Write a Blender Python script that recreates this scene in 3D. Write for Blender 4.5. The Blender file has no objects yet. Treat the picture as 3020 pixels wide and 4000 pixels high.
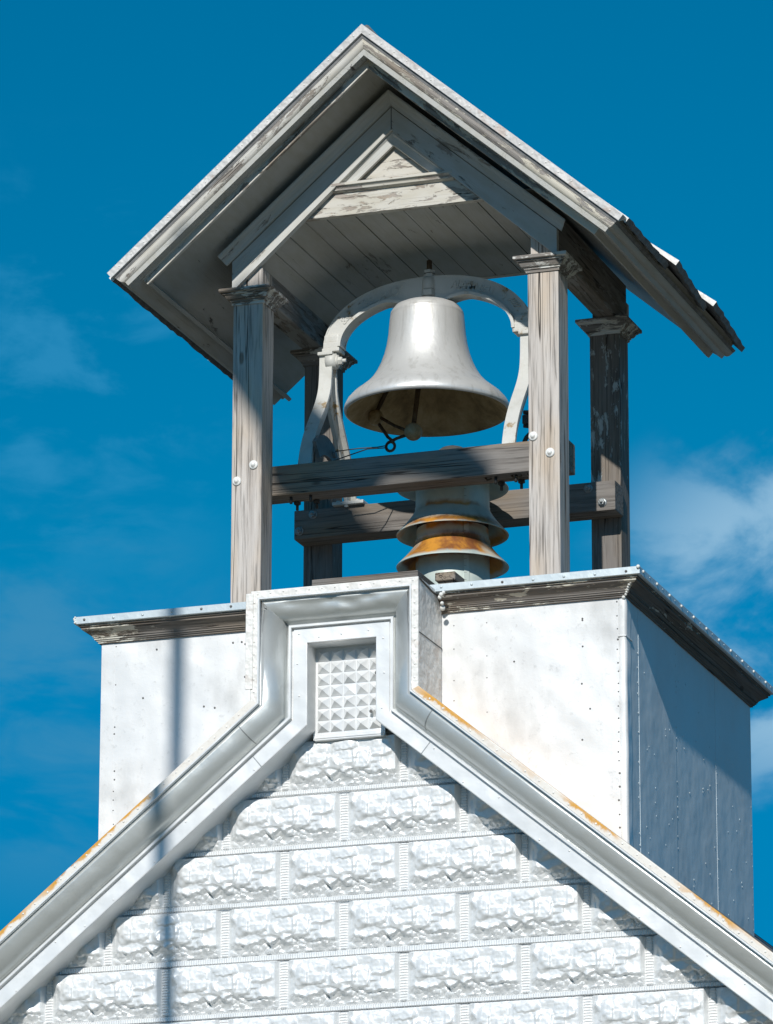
import bpy, bmesh, math, random
import numpy as np
from mathutils import Vector, Matrix
random.seed(7); rng = np.random.default_rng(11)
S = bpy.context.scene
COL = S.collection
R = math.radians

# ------------------------------------------------------------------ camera
cam_d = bpy.data.cameras.new("camera"); cam = bpy.data.objects.new("camera", cam_d); COL.objects.link(cam)
YAW, PITCH, ROLL = 0.3349, 0.2857, 0.0019
cy, sy, cp, sp = math.cos(YAW), math.sin(YAW), math.cos(PITCH), math.sin(PITCH)
fwd = Vector((-sy*cp, cy*cp, sp)); rgt = Vector((cy, sy, 0)); upv = rgt.cross(fwd)
r_ = rgt*math.cos(ROLL) + upv*math.sin(ROLL); u_ = upv*math.cos(ROLL) - rgt*math.sin(ROLL)
M = Matrix((r_, u_, -fwd)).transposed().to_4x4(); M.translation = Vector((7.0754, -19.8877, -5.8474))
cam.matrix_world = M
cam_d.sensor_fit = 'HORIZONTAL'; cam_d.sensor_width = 36; cam_d.lens = 241.18
cam_d.clip_start = 0.5; cam_d.clip_end = 6000
S.camera = cam

# ------------------------------------------------------------------ sky, sun, exposure
SUN_EL, SUN_AZ = 31.5, 6.5            # azimuth to the right of the gable's own normal
W = bpy.data.worlds.new("World"); S.world = W; W.use_nodes = True
wn, wl = W.node_tree.nodes, W.node_tree.links
bg = wn["Background"]; bg.inputs['Strength'].default_value = 0.066
sky = wn.new('ShaderNodeTexSky'); sky.sky_type = 'NISHITA'; sky.sun_disc = False
sky.sun_elevation = R(SUN_EL); sky.sun_rotation = R(180-SUN_AZ)
sky.altitude = 300; sky.air_density = 1.0; sky.dust_density = 0.1; sky.ozone_density = 3.0
tint = wn.new('ShaderNodeMix'); tint.data_type = 'RGBA'; tint.blend_type = 'MULTIPLY'; tint.inputs[0].default_value = 1
wl.new(sky.outputs[0], tint.inputs[6]); tint.inputs[7].default_value = (0.0, .95, 1.18, 1)
geo = wn.new('ShaderNodeTexCoord')
cap = wn.new('ShaderNodeMix'); cap.data_type = 'RGBA'; cap.blend_type = 'DARKEN'; cap.inputs[0].default_value = 1
wl.new(tint.outputs[2], cap.inputs[6]); cap.inputs[7].default_value = (.2, 3.4, 7.4, 1)
cl_prev = cap.outputs[2]
def cloud(prev, d, r0, r1, scale, col, dens, lo=0.35, hi=0.75, seed=0.0, stretch=(1, 1, 2.2)):
    """a bank of thin cloud standing in one part of the sky (direction d)"""
    dot = wn.new('ShaderNodeVectorMath'); dot.operation = 'DISTANCE'
    wl.new(geo.outputs['Generated'], dot.inputs[0]); dot.inputs[1].default_value = d
    mr = wn.new('ShaderNodeMapRange'); mr.interpolation_type = 'SMOOTHSTEP'
    mr.inputs[1].default_value = r0; mr.inputs[2].default_value = r1; mr.inputs[3].default_value = 1; mr.inputs[4].default_value = 0
    wl.new(dot.outputs['Value'], mr.inputs[0])
    mp = wn.new('ShaderNodeMapping'); mp.inputs[3].default_value = stretch; mp.inputs[1].default_value = (seed, seed*1.7, seed*.3)
    wl.new(geo.outputs['Generated'], mp.inputs[0])
    nz = wn.new('ShaderNodeTexNoise'); nz.inputs['Scale'].default_value = scale; nz.inputs['Detail'].default_value = 8; nz.inputs['Roughness'].default_value = .56; nz.inputs['Distortion'].default_value = .35
    wl.new(mp.outputs[0], nz.inputs[0])
    m2 = wn.new('ShaderNodeMapRange'); m2.interpolation_type = 'SMOOTHSTEP'
    m2.inputs[1].default_value = lo; m2.inputs[2].default_value = hi; wl.new(nz.outputs[0], m2.inputs[0])
    mu = wn.new('ShaderNodeMath'); mu.operation = 'MULTIPLY'; wl.new(mr.outputs[0], mu.inputs[0]); wl.new(m2.outputs[0], mu.inputs[1])
    mu2 = wn.new('ShaderNodeMath'); mu2.operation = 'MULTIPLY'; wl.new(mu.outputs[0], mu2.inputs[0]); mu2.inputs[1].default_value = dens
    mx = wn.new('ShaderNodeMix'); mx.data_type = 'RGBA'; wl.new(mu2.outputs[0], mx.inputs[0]); wl.new(prev, mx.inputs[6]); mx.inputs[7].default_value = col
    return mx.outputs[2]
CW = (4.2, 7.6, 10.6, 1)
cl_prev = cloud(cl_prev, (-.243, .935, .262), .018, .047, 24, CW, .95, .40, .60, 1.3, (1, 1, 1.5))
cl_prev = cloud(cl_prev, (-.372, .876, .305), .012, .055, 40, (.5, 4.3, 8.2, 1), .6, .44, .66, 2.1, (1, 1, 2.2))
cl_prev = cloud(cl_prev, (-.377, .890, .245), .012, .05, 30, (.9, 4.2, 7.4, 1), .65, .40, .66, 4.4, (1, 1, 2.6))
wl.new(cl_prev, bg.inputs['Color'])

sd = bpy.data.lights.new("sun", 'SUN'); sd.energy = 4.0; sd.angle = R(0.53); sd.color = (1, .972, .92)
sun = bpy.data.objects.new("sun", sd); COL.objects.link(sun)
SV = Vector((math.cos(R(SUN_EL))*math.sin(R(SUN_AZ)), -math.cos(R(SUN_EL))*math.cos(R(SUN_AZ)), math.sin(R(SUN_EL))))
sun.rotation_euler = SV.to_track_quat('Z', 'Y').to_euler(); sun.location = SV*60
S.view_settings.view_transform = 'Standard'; S.view_settings.look = 'None'
S.view_settings.exposure = 0.0; S.view_settings.gamma = 1.0; S.view_settings.use_curve_mapping = False

# ------------------------------------------------------------------ helpers
def tag(o, label=None, cat=None, group=None, kind=None):
    if label: o['label'] = label
    if cat: o['category'] = cat
    if group: o['group'] = group
    if kind: o['kind'] = kind
    return o
def thing(name, loc, label, cat, group=None):
    o = bpy.data.objects.new(name, None); COL.objects.link(o); o.location = loc; o.empty_display_size = .1
    tag(o, label, cat, group); return o
def wloc(o):
    v = Vector(o.location)
    while o.parent: o = o.parent; v = v  # children keep zero offset
    return v
class MB:
    def __init__(s): s.v = []; s.f = []; s.m = []; s.sm = []
    def add(s, vs, fs, m=0, smooth=False):
        n = len(s.v); s.v += [tuple(v) for v in vs]
        for f in fs: s.f.append([i+n for i in f]); s.m.append(m); s.sm.append(smooth)
    def box(s, x0, x1, y0, y1, z0, z1, m=0):
        vs = [(x, y, z) for z in (z0, z1) for y in (y0, y1) for x in (x0, x1)]
        s.add(vs, [(0,2,3,1), (4,5,7,6), (0,1,5,4), (2,6,7,3), (0,4,6,2), (1,3,7,5)], m)
    def bbox(s, x0, x1, y0, y1, z0, z1, b=.004, m=0, wob=0.0, seg=1):
        """chamfered box; wob bows its long edges a little"""
        bm = bmesh.new(); bmesh.ops.create_cube(bm, size=1)
        for v in bm.verts: v.co = Vector(((x0+x1)/2+v.co.x*(x1-x0), (y0+y1)/2+v.co.y*(y1-y0), (z0+z1)/2+v.co.z*(z1-z0)))
        bmesh.ops.bevel(bm, geom=bm.edges[:], offset=b, segments=seg, affect='EDGES', profile=.7)
        s.frombm(bm, m)
    def frombm(s, bm, m=0, smooth=False):
        bm.verts.index_update()
        s.add([v.co[:] for v in bm.verts], [[v.index for v in f.verts] for f in bm.faces], m, smooth); bm.free()
    def prism(s, poly, fn, w0, w1, m=0):
        n = len(poly); vs = [fn(a, b, w0) for a, b in poly] + [fn(a, b, w1) for a, b in poly]
        fs = [list(range(n))[::-1], list(range(n, 2*n))] + [[i, (i+1) % n, n+(i+1) % n, n+i] for i in range(n)]
        s.add(vs, fs, m)
    def lathe(s, prof, c, seg=64, m=0, smooth=True, a0=0, a1=2*math.pi, mf=None):
        full = abs(a1-a0-2*math.pi) < 1e-6; k = seg if full else seg+1
        vs = []
        for (rr, z) in prof:
            for i in range(k):
                a = a0+(a1-a0)*i/seg; vs.append((c[0]+rr*math.cos(a), c[1]+rr*math.sin(a), c[2]+z))
        for j in range(len(prof)-1):
            fs = []
            for i in range(seg):
                i2 = (i+1) % k
                fs.append((j*k+i, j*k+i2, (j+1)*k+i2, (j+1)*k+i))
            if j == 0: base = len(s.v); s.v += vs
            for f in fs: s.f.append([q+base for q in f]); s.m.append(mf[j] if mf else m); s.sm.append(smooth)
    def tube(s, pts, r, seg=8, m=0, closed=False, cap=True):
        pts = [Vector(p) for p in pts]; n = len(pts); rings = []; up = None
        for i, p in enumerate(pts):
            if closed: t = pts[(i+1) % n]-pts[i-1]
            else: t = pts[min(i+1, n-1)]-pts[max(i-1, 0)]
            t.normalize()
            if up is None:
                up = Vector((0, 0, 1)) if abs(t.z) < .9 else Vector((1, 0, 0))
            a = (up - t*up.dot(t)).normalized(); b = t.cross(a); up = a
            rr = r[i] if isinstance(r, (list, tuple)) else r
            rings.append([p + a*rr*math.cos(2*math.pi*k/seg) + b*rr*math.sin(2*math.pi*k/seg) for k in range(seg)])
        vs = [v for q in rings for v in q]; fs = []
        for i in range(n if closed else n-1):
            j = (i+1) % n
            for k in range(seg): fs.append((i*seg+k, i*seg+(k+1) % seg, j*seg+(k+1) % seg, j*seg+k))
        if not closed and cap: fs += [list(range(seg))[::-1], [(n-1)*seg+k for k in range(seg)]]
        s.add(vs, fs, m, True)
    def sweep(s, path, N, prof, closed=False, m=0, caps=True, slide=(0, 0), mf=None, smooth=False):
        """prof points (o, d): o along the left-hand in-plane normal N x t, d along N; mitred corners"""
        P = [Vector(p) for p in path]; N = Vector(N).normalized(); n = len(P); k = len(prof); vs = []
        for i in range(n):
            t1 = (P[i]-P[i-1]).normalized() if (i > 0 or closed) else None
            t2 = (P[(i+1) % n]-P[i]).normalized() if (i < n-1 or closed) else None
            if t1 is None: t1 = t2
            if t2 is None: t2 = t1
            n1, n2 = N.cross(t1), N.cross(t2); Mv = (n1+n2)/(1+n1.dot(n2))
            for (o, d) in prof:
                q = P[i]+Mv*o+N*d
                if not closed and i == 0: q = q + t2*d*slide[0]
                if not closed and i == n-1: q = q - t1*d*slide[1]
                vs.append(q)
        fs = []; ms = []
        for i in range(n if closed else n-1):
            j = (i+1) % n
            for a in range(k-1): fs.append((i*k+a, j*k+a, j*k+a+1, i*k+a+1)); ms.append(mf[a] if mf else m)
        base = len(s.v); s.v += [tuple(v) for v in vs]
        for f, mm in zip(fs, ms): s.f.append([q+base for q in f]); s.m.append(mm); s.sm.append(smooth)
        if caps and not closed:
            s.f.append([base+a for a in range(k)]); s.m.append(ms[0]); s.sm.append(False)
            s.f.append([base+(n-1)*k+a for a in range(k)][::-1]); s.m.append(ms[0]); s.sm.append(False)
    def dome(s, c, n, r, h, seg=8, m=0, washer=0):
        """round bolt or rivet head at c facing n"""
        n = Vector(n).normalized(); a = n.orthogonal().normalized(); b = n.cross(a); c = Vector(c)
        prof = ([(washer, 0), (washer, h*.22), (r*1.02, h*.3)] if washer else [(r, -.0005)]) + [(r, h*.3), (r*.8, h*.72), (r*.42, h*.95), (0.0001, h)]
        vs = [c+(a*math.cos(2*math.pi*i/seg)+b*math.sin(2*math.pi*i/seg))*q+n*d for q, d in prof for i in range(seg)]
        fs = [(j*seg+i, j*seg+(i+1) % seg, (j+1)*seg+(i+1) % seg, (j+1)*seg+i) for j in range(len(prof)-1) for i in range(seg)]
        s.add(vs, fs, m, True)
    def hexnut(s, c, n, r, h, m=0, rot=0.3):
        n = Vector(n).normalized(); a = n.orthogonal().normalized(); b = n.cross(a); c = Vector(c)
        ring = lambda q, d: [c+(a*math.cos(math.pi/3*i+rot)+b*math.sin(math.pi/3*i+rot))*q+n*d for i in range(6)]
        vs = ring(r, 0)+ring(r, h*.8)+ring(r*.85, h)
        fs = [(i, (i+1) % 6, 6+(i+1) % 6, 6+i) for i in range(6)]+[(6+i, 6+(i+1) % 6, 12+(i+1) % 6, 12+i) for i in range(6)]+[[12+i for i in range(6)]]
        s.add(vs, fs, m)
    def sphere(s, c, r, seg=24, m=0, sz=1):
        pr = [(max(1e-4, r*math.sin(math.pi*i/14)), -r*sz*math.cos(math.pi*i/14)) for i in range(15)]
        s.lathe(pr, c, seg, m)
    def islands(s):
        p = list(range(len(s.v)))
        def fd(a):
            while p[a] != a: p[a] = p[p[a]]; a = p[a]
            return a
        for f in s.f:
            r0 = fd(f[0])
            for q in f[1:]: p[fd(q)] = r0
        g = {}
        for i, f in enumerate(s.f): g.setdefault(fd(f[0]), []).append(i)
        return list(g.values())
    def split(s, name, mats, parent, most=100, group=1):
        """every loose piece an object of its own; past `most` the smallest ones become one object of kind stuff"""
        isl = s.islands(); chunks = [sum(isl[i:i+group], []) for i in range(0, len(isl), group)]
        def ext(c):
            vs = [s.v[q] for i in c for q in s.f[i]]; return -max(max(v[k] for v in vs)-min(v[k] for v in vs) for k in range(3))
        chunks.sort(key=ext); outl = []
        lots = chunks[:most]+([sum(chunks[most:], [])] if len(chunks) > most else [])
        for n_, c in enumerate(lots):
            b = MB(); mp = {}
            for i in c:
                f = []
                for q in s.f[i]:
                    if q not in mp: mp[q] = len(b.v); b.v.append(s.v[q])
                    f.append(mp[q])
                b.f.append(f); b.m.append(s.m[i]); b.sm.append(s.sm[i])
            o = b.build(name, mats, parent); outl.append(o)
            if n_ == most: o['kind'] = 'stuff'
        return outl
    def build(s, name, mats, parent=None, label=None):
        me = bpy.data.meshes.new(name); me.from_pydata(s.v, [], s.f)
        for m_ in (mats if isinstance(mats, (list, tuple)) else [mats]): me.materials.append(m_)
        me.polygons.foreach_set('material_index', s.m); me.polygons.foreach_set('use_smooth', s.sm)
        bm = bmesh.new(); bm.from_mesh(me); bmesh.ops.recalc_face_normals(bm, faces=bm.faces[:]); bm.to_mesh(me); bm.free()
        me.update()
        o = bpy.data.objects.new(name, me); COL.objects.link(o)
        if parent is not None:
            o.parent = parent
            root = parent
            while root.parent: root = root.parent
            if parent is root: o.matrix_parent_inverse = Matrix.Translation(-Vector(root.location))
        if label: o['label'] = label
        return o

# ------------------------------------------------------------------ materials
class NT:
    def __init__(s, name):
        s.mat = bpy.data.materials.new(name); s.mat.use_nodes = True; s.t = s.mat.node_tree
        s.b = s.t.nodes['Principled BSDF']; s.tc = s.t.nodes.new('ShaderNodeTexCoord')
    def n(s, kind, **k):
        x = s.t.nodes.new('ShaderNode'+kind)
        for a, b in k.items(): setattr(x, a, b)
        return x
    def l(s, a, b): s.t.links.new(a, b)
    def map(s, scale=(1, 1, 1), rot=(0, 0, 0), loc=(0, 0, 0)):
        """rotate first, then stretch"""
        a = s.n('Mapping'); s.l(s.tc.outputs['Object'], a.inputs[0]); a.inputs[2].default_value = rot; a.inputs[1].default_value = loc
        b = s.n('Mapping'); s.l(a.outputs[0], b.inputs[0]); b.inputs[3].default_value = scale
        return b.outputs[0]
    def noise(s, vec, scale, detail=4, rough=.55, dist=0.0):
        x = s.n('TexNoise'); s.l(vec, x.inputs['Vector']); x.inputs['Scale'].default_value = scale
        x.inputs['Detail'].default_value = detail; x.inputs['Roughness'].default_value = rough; x.inputs['Distortion'].default_value = dist
        return x.outputs[0]
    def ramp(s, fac, stops):
        x = s.n('ValToRGB'); e = x.color_ramp.elements
        while len(e) < len(stops): e.new(.5)
        for i, (p, c) in enumerate(stops):
            e[i].position = p; e[i].color = (c, c, c, 1) if isinstance(c, (int, float)) else (*c, 1)
        s.l(fac, x.inputs[0]); return x.outputs[0]
    def mix(s, fac, a, b, mode='MIX'):
        x = s.n('Mix', data_type='RGBA', blend_type=mode)
        for sock, v in ((x.inputs[0], fac), (x.inputs[6], a), (x.inputs[7], b)):
            if hasattr(v, 'links'): s.l(v, sock)
            else: sock.default_value = v if isinstance(v, (int, float)) else (*v, 1)
        return x.outputs[2]
    def math(s, op, a, b=0.0, c=None):
        x = s.n('Math', operation=op)
        for i, v in enumerate((a, b) if c is None else (a, b, c)):
            if hasattr(v, 'links'): s.l(v, x.inputs[i])
            else: x.inputs[i].default_value = v
        return x.outputs[0]
    def rng(s, v, a, b, c=0.0, d=1.0, smooth=True):
        x = s.n('MapRange'); x.interpolation_type = 'SMOOTHSTEP' if smooth else 'LINEAR'
        s.l(v, x.inputs[0])
        for i, q in enumerate((a, b, c, d)): x.inputs[i+1].default_value = q
        return x.outputs[0]
    def bump(s, h, dist=.004, strength=1.0, prev=None):
        x = s.n('Bump'); x.inputs['Strength'].default_value = strength; x.inputs['Distance'].default_value = dist
        s.l(h, x.inputs['Height'])
        if prev is not None: s.l(prev, x.inputs['Normal'])
        return x.outputs[0]
    def out(s, col, rough=.6, metal=0.0, nrm=None, spec=.5):
        for k, v in (('Base Color', col), ('Roughness', rough), ('Metallic', metal), ('Specular IOR Level', spec)):
            sock = s.b.inputs[k]
            if hasattr(v, 'links'): s.l(v, sock)
            else: sock.default_value = v if isinstance(v, (int, float)) else (*v, 1)
        if nrm is not None: s.l(nrm, s.b.inputs['Normal'])
        return s.mat
GRAIN = {'x': (0, 0, 0), 'y': (0, 0, R(-90)), 'z': (0, R(90), 0)}
def mat_wood(name, axis='z', tone=1.0, paint=0.0, rot=None, warm=0.0, paint_col=(.72, .71, .67), seed=0.0, stain=0.0):
    """weathered softwood, grain along one axis; paint = share still covered by flaking paint"""
    t = NT(name); rr = rot or GRAIN[axis]
    v = t.map((.9, 20, 20), rr, (seed, seed*.7, seed*.3)); v2 = t.map((2.2, 60, 60), rr, (seed, 0, seed)); v3 = t.map((.9, 3, 3), rr, (seed*2, seed, 0))
    n1 = t.noise(v, 2.6, 6, .62, .5); n2 = t.noise(v2, 1.6, 4, .6); n3 = t.noise(v3, 2.2, 3, .5)
    c = t.ramp(n1, [(.22, (.20*tone, .178*tone, .16*tone)), (.42, (.325*tone, .295*tone, .27*tone)), (.6, (.375*tone, .345*tone, .318*tone)), (.8, (.44*tone, .41*tone, .385*tone))])
    c = t.mix(t.rng(n3, .42, .72), c, t.mix(.55, c, (.36*tone+.14*warm, .275*tone+.07*warm, .19*tone)), 'MIX')
    fine = t.rng(n2, .30, .52); c = t.mix(t.math('MULTIPLY', t.math('SUBTRACT', 1.0, fine), .72), c, t.mix(.8, c, (.05, .043, .036)))
    crk = t.noise(t.map((.40, 17, 17), rr, (seed*3, 1, 2)), 1.5, 2, .4, .3)
    crack = t.rng(t.math('ABSOLUTE', t.math('SUBTRACT', crk, .5)), .003, .014, 1, 0)
    crmask = t.math('MULTIPLY', crack, t.rng(n3, .40, .52))
    c = t.mix(t.math('MULTIPLY', crmask, .92), c, (.035, .03, .026))
    if stain:
        st = t.rng(t.noise(t.map((1.2, 4, 4), rr, (9, seed, 3)), 2.0, 4, .6), .5, .66); c = t.mix(t.math('MULTIPLY', st, stain), c, (.10, .088, .08))
    kv = t.n('TexVoronoi'); t.l(t.map((2.6, 8, 8), rr, (seed*1.3, seed, .37)), kv.inputs['Vector']); kv.inputs['Scale'].default_value = 1.0
    ksep = t.n('SeparateColor'); t.l(kv.outputs['Color'], ksep.inputs[0])
    kn = t.math('MULTIPLY', t.rng(t.math('ADD', kv.outputs['Distance'], t.math('MULTIPLY', t.math('SUBTRACT', n2, .5), .06)), .055, .105, 1, 0), t.math('GREATER_THAN', ksep.outputs[0], .62))
    c = t.mix(t.math('MULTIPLY', kn, .75), c, (.10*tone, .07*tone, .05*tone))
    h = t.math('SUBTRACT', t.math('ADD', t.math('MULTIPLY', n1, .6), t.math('MULTIPLY', n2, .5)), crmask)
    rough = .85
    if paint > 0:
        pn = t.noise(t.map((3.2, 13, 13), rr, (seed, 4, seed)), 2.2, 9, .72, .4); pl = t.noise(t.map((1, 1.6, 1.6), rr, (3, seed, 1)), 1.6, 3, .5)
        pv = t.math('ADD', t.math('MULTIPLY', pn, .75), t.math('MULTIPLY', pl, .45))
        th = .60 - (paint-.5)*.34
        pm = t.rng(pv, th-.015, th+.015)
        dirt = t.rng(t.noise(t.map((2, 7, 7), rr, (2, 2, seed)), 3, 5, .6), .35, .7)
        pc = t.mix(t.math('MULTIPLY', dirt, .5), paint_col, (paint_col[0]*.82, paint_col[1]*.78, paint_col[2]*.68))
        c = t.mix(pm, c, pc); h = t.math('ADD', t.math('MULTIPLY', h, t.math('SUBTRACT', 1.2, pm)), t.math('MULTIPLY', pm, .9))
        rough = t.rng(pm, 0, 1, .88, .6)
    return t.out(c, rough, 0, t.bump(h, .0035, .9), .3)
def mat_metal(name, col=(.80, .80, .79), rough=.42, metal=.15, dents=.012, dscale=5.0, grime=.25, gcol=(.42, .42, .41), stretch=(1, 1, .45), rust=0.0, speck=0.0, fine=.0012):
    t = NT(name)
    v = t.map(stretch); n1 = t.noise(v, 3.0, 6, .62); n2 = t.noise(t.map((1, 1, 1)), 38, 4, .65); n3 = t.noise(t.map((1, 1, 1), loc=(3, 1, 7)), dscale, 2, .5)
    g = t.math('MULTIPLY', t.rng(n1, .48, .74), grime); c = t.mix(g, col, gcol)
    c = t.mix(t.math('MULTIPLY', t.rng(n2, .58, .72), grime*.7), c, gcol)
    if speck:
        vo = t.n('TexVoronoi'); t.l(t.map((1, 1, 1)), vo.inputs['Vector']); vo.inputs['Scale'].default_value = 9
        sp_ = t.rng(vo.outputs['Distance'], .035, .06, 1, 0); c = t.mix(t.math('MULTIPLY', sp_, speck), c, (.09, .085, .08))
    if rust:
        rn = t.rng(t.noise(t.map((1, 1, 1), loc=(5, 5, 1)), 7, 7, .7), .56, .66); c = t.mix(t.math('MULTIPLY', rn, rust), c, (.33, .13, .025))
    nb = t.bump(n3, dents, 1.0); nb = t.bump(n2, fine, .7, nb)
    return t.out(c, t.rng(n1, .3, .7, rough-.05, rough+.12), metal, nb, .5)
def mat_plain(name, col, rough=.5, metal=0.0, nscale=20, amt=.25, bumpd=.001):
    t = NT(name); n = t.noise(t.map(), nscale, 5, .6)
    c = t.mix(t.math('MULTIPLY', t.rng(n, .35, .7), amt), col, tuple(q*.45 for q in col))
    return t.out(c, rough, metal, t.bump(n, bumpd, .8), .5)

RK = R(40.8)
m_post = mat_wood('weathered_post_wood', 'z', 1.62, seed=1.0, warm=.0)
m_post2 = mat_wood('weathered_post_wood_flaking_shaded', 'z', .62, paint=.30, seed=3.3, paint_col=(.52, .54, .52))  # rear posts: flaking wood toned darker than the front, shade put into the colour
m_beam = mat_wood('weathered_beam_wood', 'x', .68, seed=2.0, warm=.6, stain=.25)
m_beamy = mat_wood('painted_plate_wood', 'y', .62, paint=.45, seed=2.9, paint_col=(.28, .27, .255))
m_cap = mat_wood('flaking_capital_wood', 'x', .72, paint=.34, seed=4.0, paint_col=(.68, .67, .63))
m_gabL = mat_wood('painted_gable_board_left', rot=(0, RK, 0), paint=.90, seed=5.0, paint_col=(.58, .58, .56))
m_gabR = mat_wood('painted_gable_board_right', rot=(0, -RK, 0), paint=.76, seed=6.1, paint_col=(.58, .58, .56))
m_rakeL = mat_wood('painted_rake_moulding_left', rot=(0, RK, 0), paint=.60, seed=7.0, paint_col=(.64, .61, .56))
m_rakeR = mat_wood('painted_rake_moulding_right', rot=(0, -RK, 0), paint=.62, seed=8.0, paint_col=(.68, .63, .54))
m_tymp = mat_wood('flaking_tympanum_board', 'x', 1.15, paint=.54, seed=9.0, warm=.35, paint_col=(.60, .575, .52))
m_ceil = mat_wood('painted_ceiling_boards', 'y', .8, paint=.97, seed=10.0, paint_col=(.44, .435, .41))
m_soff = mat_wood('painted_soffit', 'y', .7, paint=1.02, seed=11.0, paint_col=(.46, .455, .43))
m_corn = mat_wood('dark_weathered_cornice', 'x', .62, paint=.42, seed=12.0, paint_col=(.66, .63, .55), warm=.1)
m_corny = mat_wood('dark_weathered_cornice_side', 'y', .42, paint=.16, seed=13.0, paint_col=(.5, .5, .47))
m_shing = mat_plain('grey_roof_metal', (.20, .20, .20), .7, 0, 26, .7, .004)
m_flash = mat_metal('white_painted_flashing', (.82, .80, .76), .5, .05, .012, 22, .3, (.50, .44, .38), rust=.25)
m_galv = mat_metal('galvanised_edge_strip', (.58, .64, .66), .42, .35, .004, 9, .2, (.40, .44, .46))
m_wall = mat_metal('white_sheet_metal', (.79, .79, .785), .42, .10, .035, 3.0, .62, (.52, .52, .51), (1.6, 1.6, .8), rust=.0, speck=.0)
m_wallr = mat_metal('white_sheet_metal_shaded', (.64, .72, .76), .55, .0, .006, 6.0, .22, (.52, .54, .55), (1, 1, .8), fine=.0003)  # side sheets: the white metal made darker and bluer, shade put into the colour
m_trim = mat_metal('white_pressed_metal_trim', (.80, .805, .80), .36, .2, .018, 4.2, .22, (.55, .56, .55))
m_cove = mat_metal('silvery_pressed_metal_moulding', (.66, .68, .665), .34, .5, .016, 4.0, .25, (.46, .48, .46))
m_ret = mat_metal('weathered_grey_side_sheet', (.60, .59, .58), .6, .1, .006, 4, .85, (.25, .24, .23), (1, 2.5, .35))
m_bolt = mat_plain('white_painted_bolt', (.85, .84, .80), .4, 0, 40, .15)
m_steel = mat_plain('weathered_steel_bolt', (.40, .42, .42), .45, .5, 60, .5)
m_dark = mat_plain('dark_iron', (.075, .07, .065), .6, .3, 50, .5)
m_nail = mat_plain('dark_nail_head', (.16, .155, .15), .6, .2, 50, .4)
m_caulk = mat_plain('white_sealant', (.80, .80, .76), .6, 0, 60, .2)
m_rflash = mat_metal('weathered_roof_flashing', (.60, .58, .56), .55, .05, .014, 22, .45, (.34, .30, .27), rust=.3)
KZ_, SL_, FX_ = -.494, .8185, .372
def mat_rust_edge():
    """white painted strip rusting from its upper edge, in runs"""
    t = NT('rust_stained_white_strip'); n = t.noise(t.map((1, 1, 1)), 9, 8, .7, .3); n2 = t.noise(t.map((1, 1, 1), loc=(4, 2, 9)), 1.6, 2, .5)
    sep = t.n('SeparateXYZ'); t.l(t.tc.outputs['Object'], sep.inputs[0])
    o_ = t.math('MULTIPLY', t.math('SUBTRACT', t.math('ADD', KZ_+SL_*FX_, t.math('MULTIPLY', t.math('ABSOLUTE', sep.outputs[0]), -SL_)), sep.outputs[2]), .774)
    edge = t.rng(t.math('ADD', o_, t.math('MULTIPLY', t.math('SUBTRACT', n, .5), .10)), .008, .022, 1, 0)
    m = t.math('MULTIPLY', edge, t.rng(n2, .39, .50))
    c = t.mix(m, (.80, .76, .70), t.mix(t.rng(n, .53, .66), (.66, .33, .05), (.22, .07, .02)))
    c = t.mix(t.math('MULTIPLY', t.rng(t.noise(t.map(), 60, 3, .6), .5, .7), .3), c, (.55, .47, .38))
    return t.out(c, .6, 0, t.bump(n, .004, .9), .4)
m_rust = mat_rust_edge()
def mat_bell():
    t = NT('silver_bell_paint'); n = t.noise(t.map((1, 1, .3)), 7, 6, .65); n2 = t.noise(t.map(), 60, 3, .6); ns = t.noise(t.map((9, 9, .6)), 3, 5, .6)
    c = t.mix(t.math('MULTIPLY', t.rng(n, .42, .72), .4), (.76, .75, .73), (.56, .55, .52)); c = t.mix(t.math('MULTIPLY', t.rng(ns, .5, .68), .35), c, (.42, .40, .36))
    vo = t.n('TexVoronoi'); t.l(t.map((1, 1, .45)), vo.inputs['Vector']); vo.inputs['Scale'].default_value = 11
    c = t.mix(t.math('MULTIPLY', t.rng(vo.outputs['Distance'], .03, .055, 1, 0), .5), c, (.22, .19, .15))
    return t.out(c, t.rng(n, .3, .7, .40, .50), .45, t.bump(t.math('ADD', n2, n), .0012, .7), .5)
m_bell = mat_bell()
def mat_rusty(name, a, b, c3, sc=9, rough=.85):
    t = NT(name); n = t.noise(t.map((1, 1, .8)), sc, 8, .7, .2)
    return t.out(t.ramp(n, [(.32, a), (.5, b), (.68, c3)]), rough, 0, t.bump(n, .003, .9), .25)
m_bellin = mat_rusty('rusty_bell_interior', (.26, .175, .09), (.50, .36, .19), (.68, .53, .32), 8)
m_ball = mat_rusty('rusty_clapper_iron', (.22, .14, .06), (.42, .31, .17), (.52, .45, .31), 16, .5)
m_rod = mat_rusty('rusty_rod_iron', (.045, .03, .02), (.11, .07, .04), (.20, .15, .09), 25)
def mat_cast():
    t = NT('white_painted_cast_iron'); n = t.noise(t.map(), 12, 7, .68, .2); n2 = t.noise(t.map(loc=(2, 7, 1)), 2.2, 3, .5)
    m = t.math('MULTIPLY', t.rng(n, .56, .64), t.rng(n2, .42, .58))
    c = t.mix(t.math('MULTIPLY', t.rng(n, .4, .65), .35), (.60, .595, .56), (.45, .44, .39)); c = t.mix(m, c, (.32, .20, .075))
    return t.out(c, .48, .0, t.bump(n, .003, .8), .45)
m_cast = mat_cast()
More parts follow.
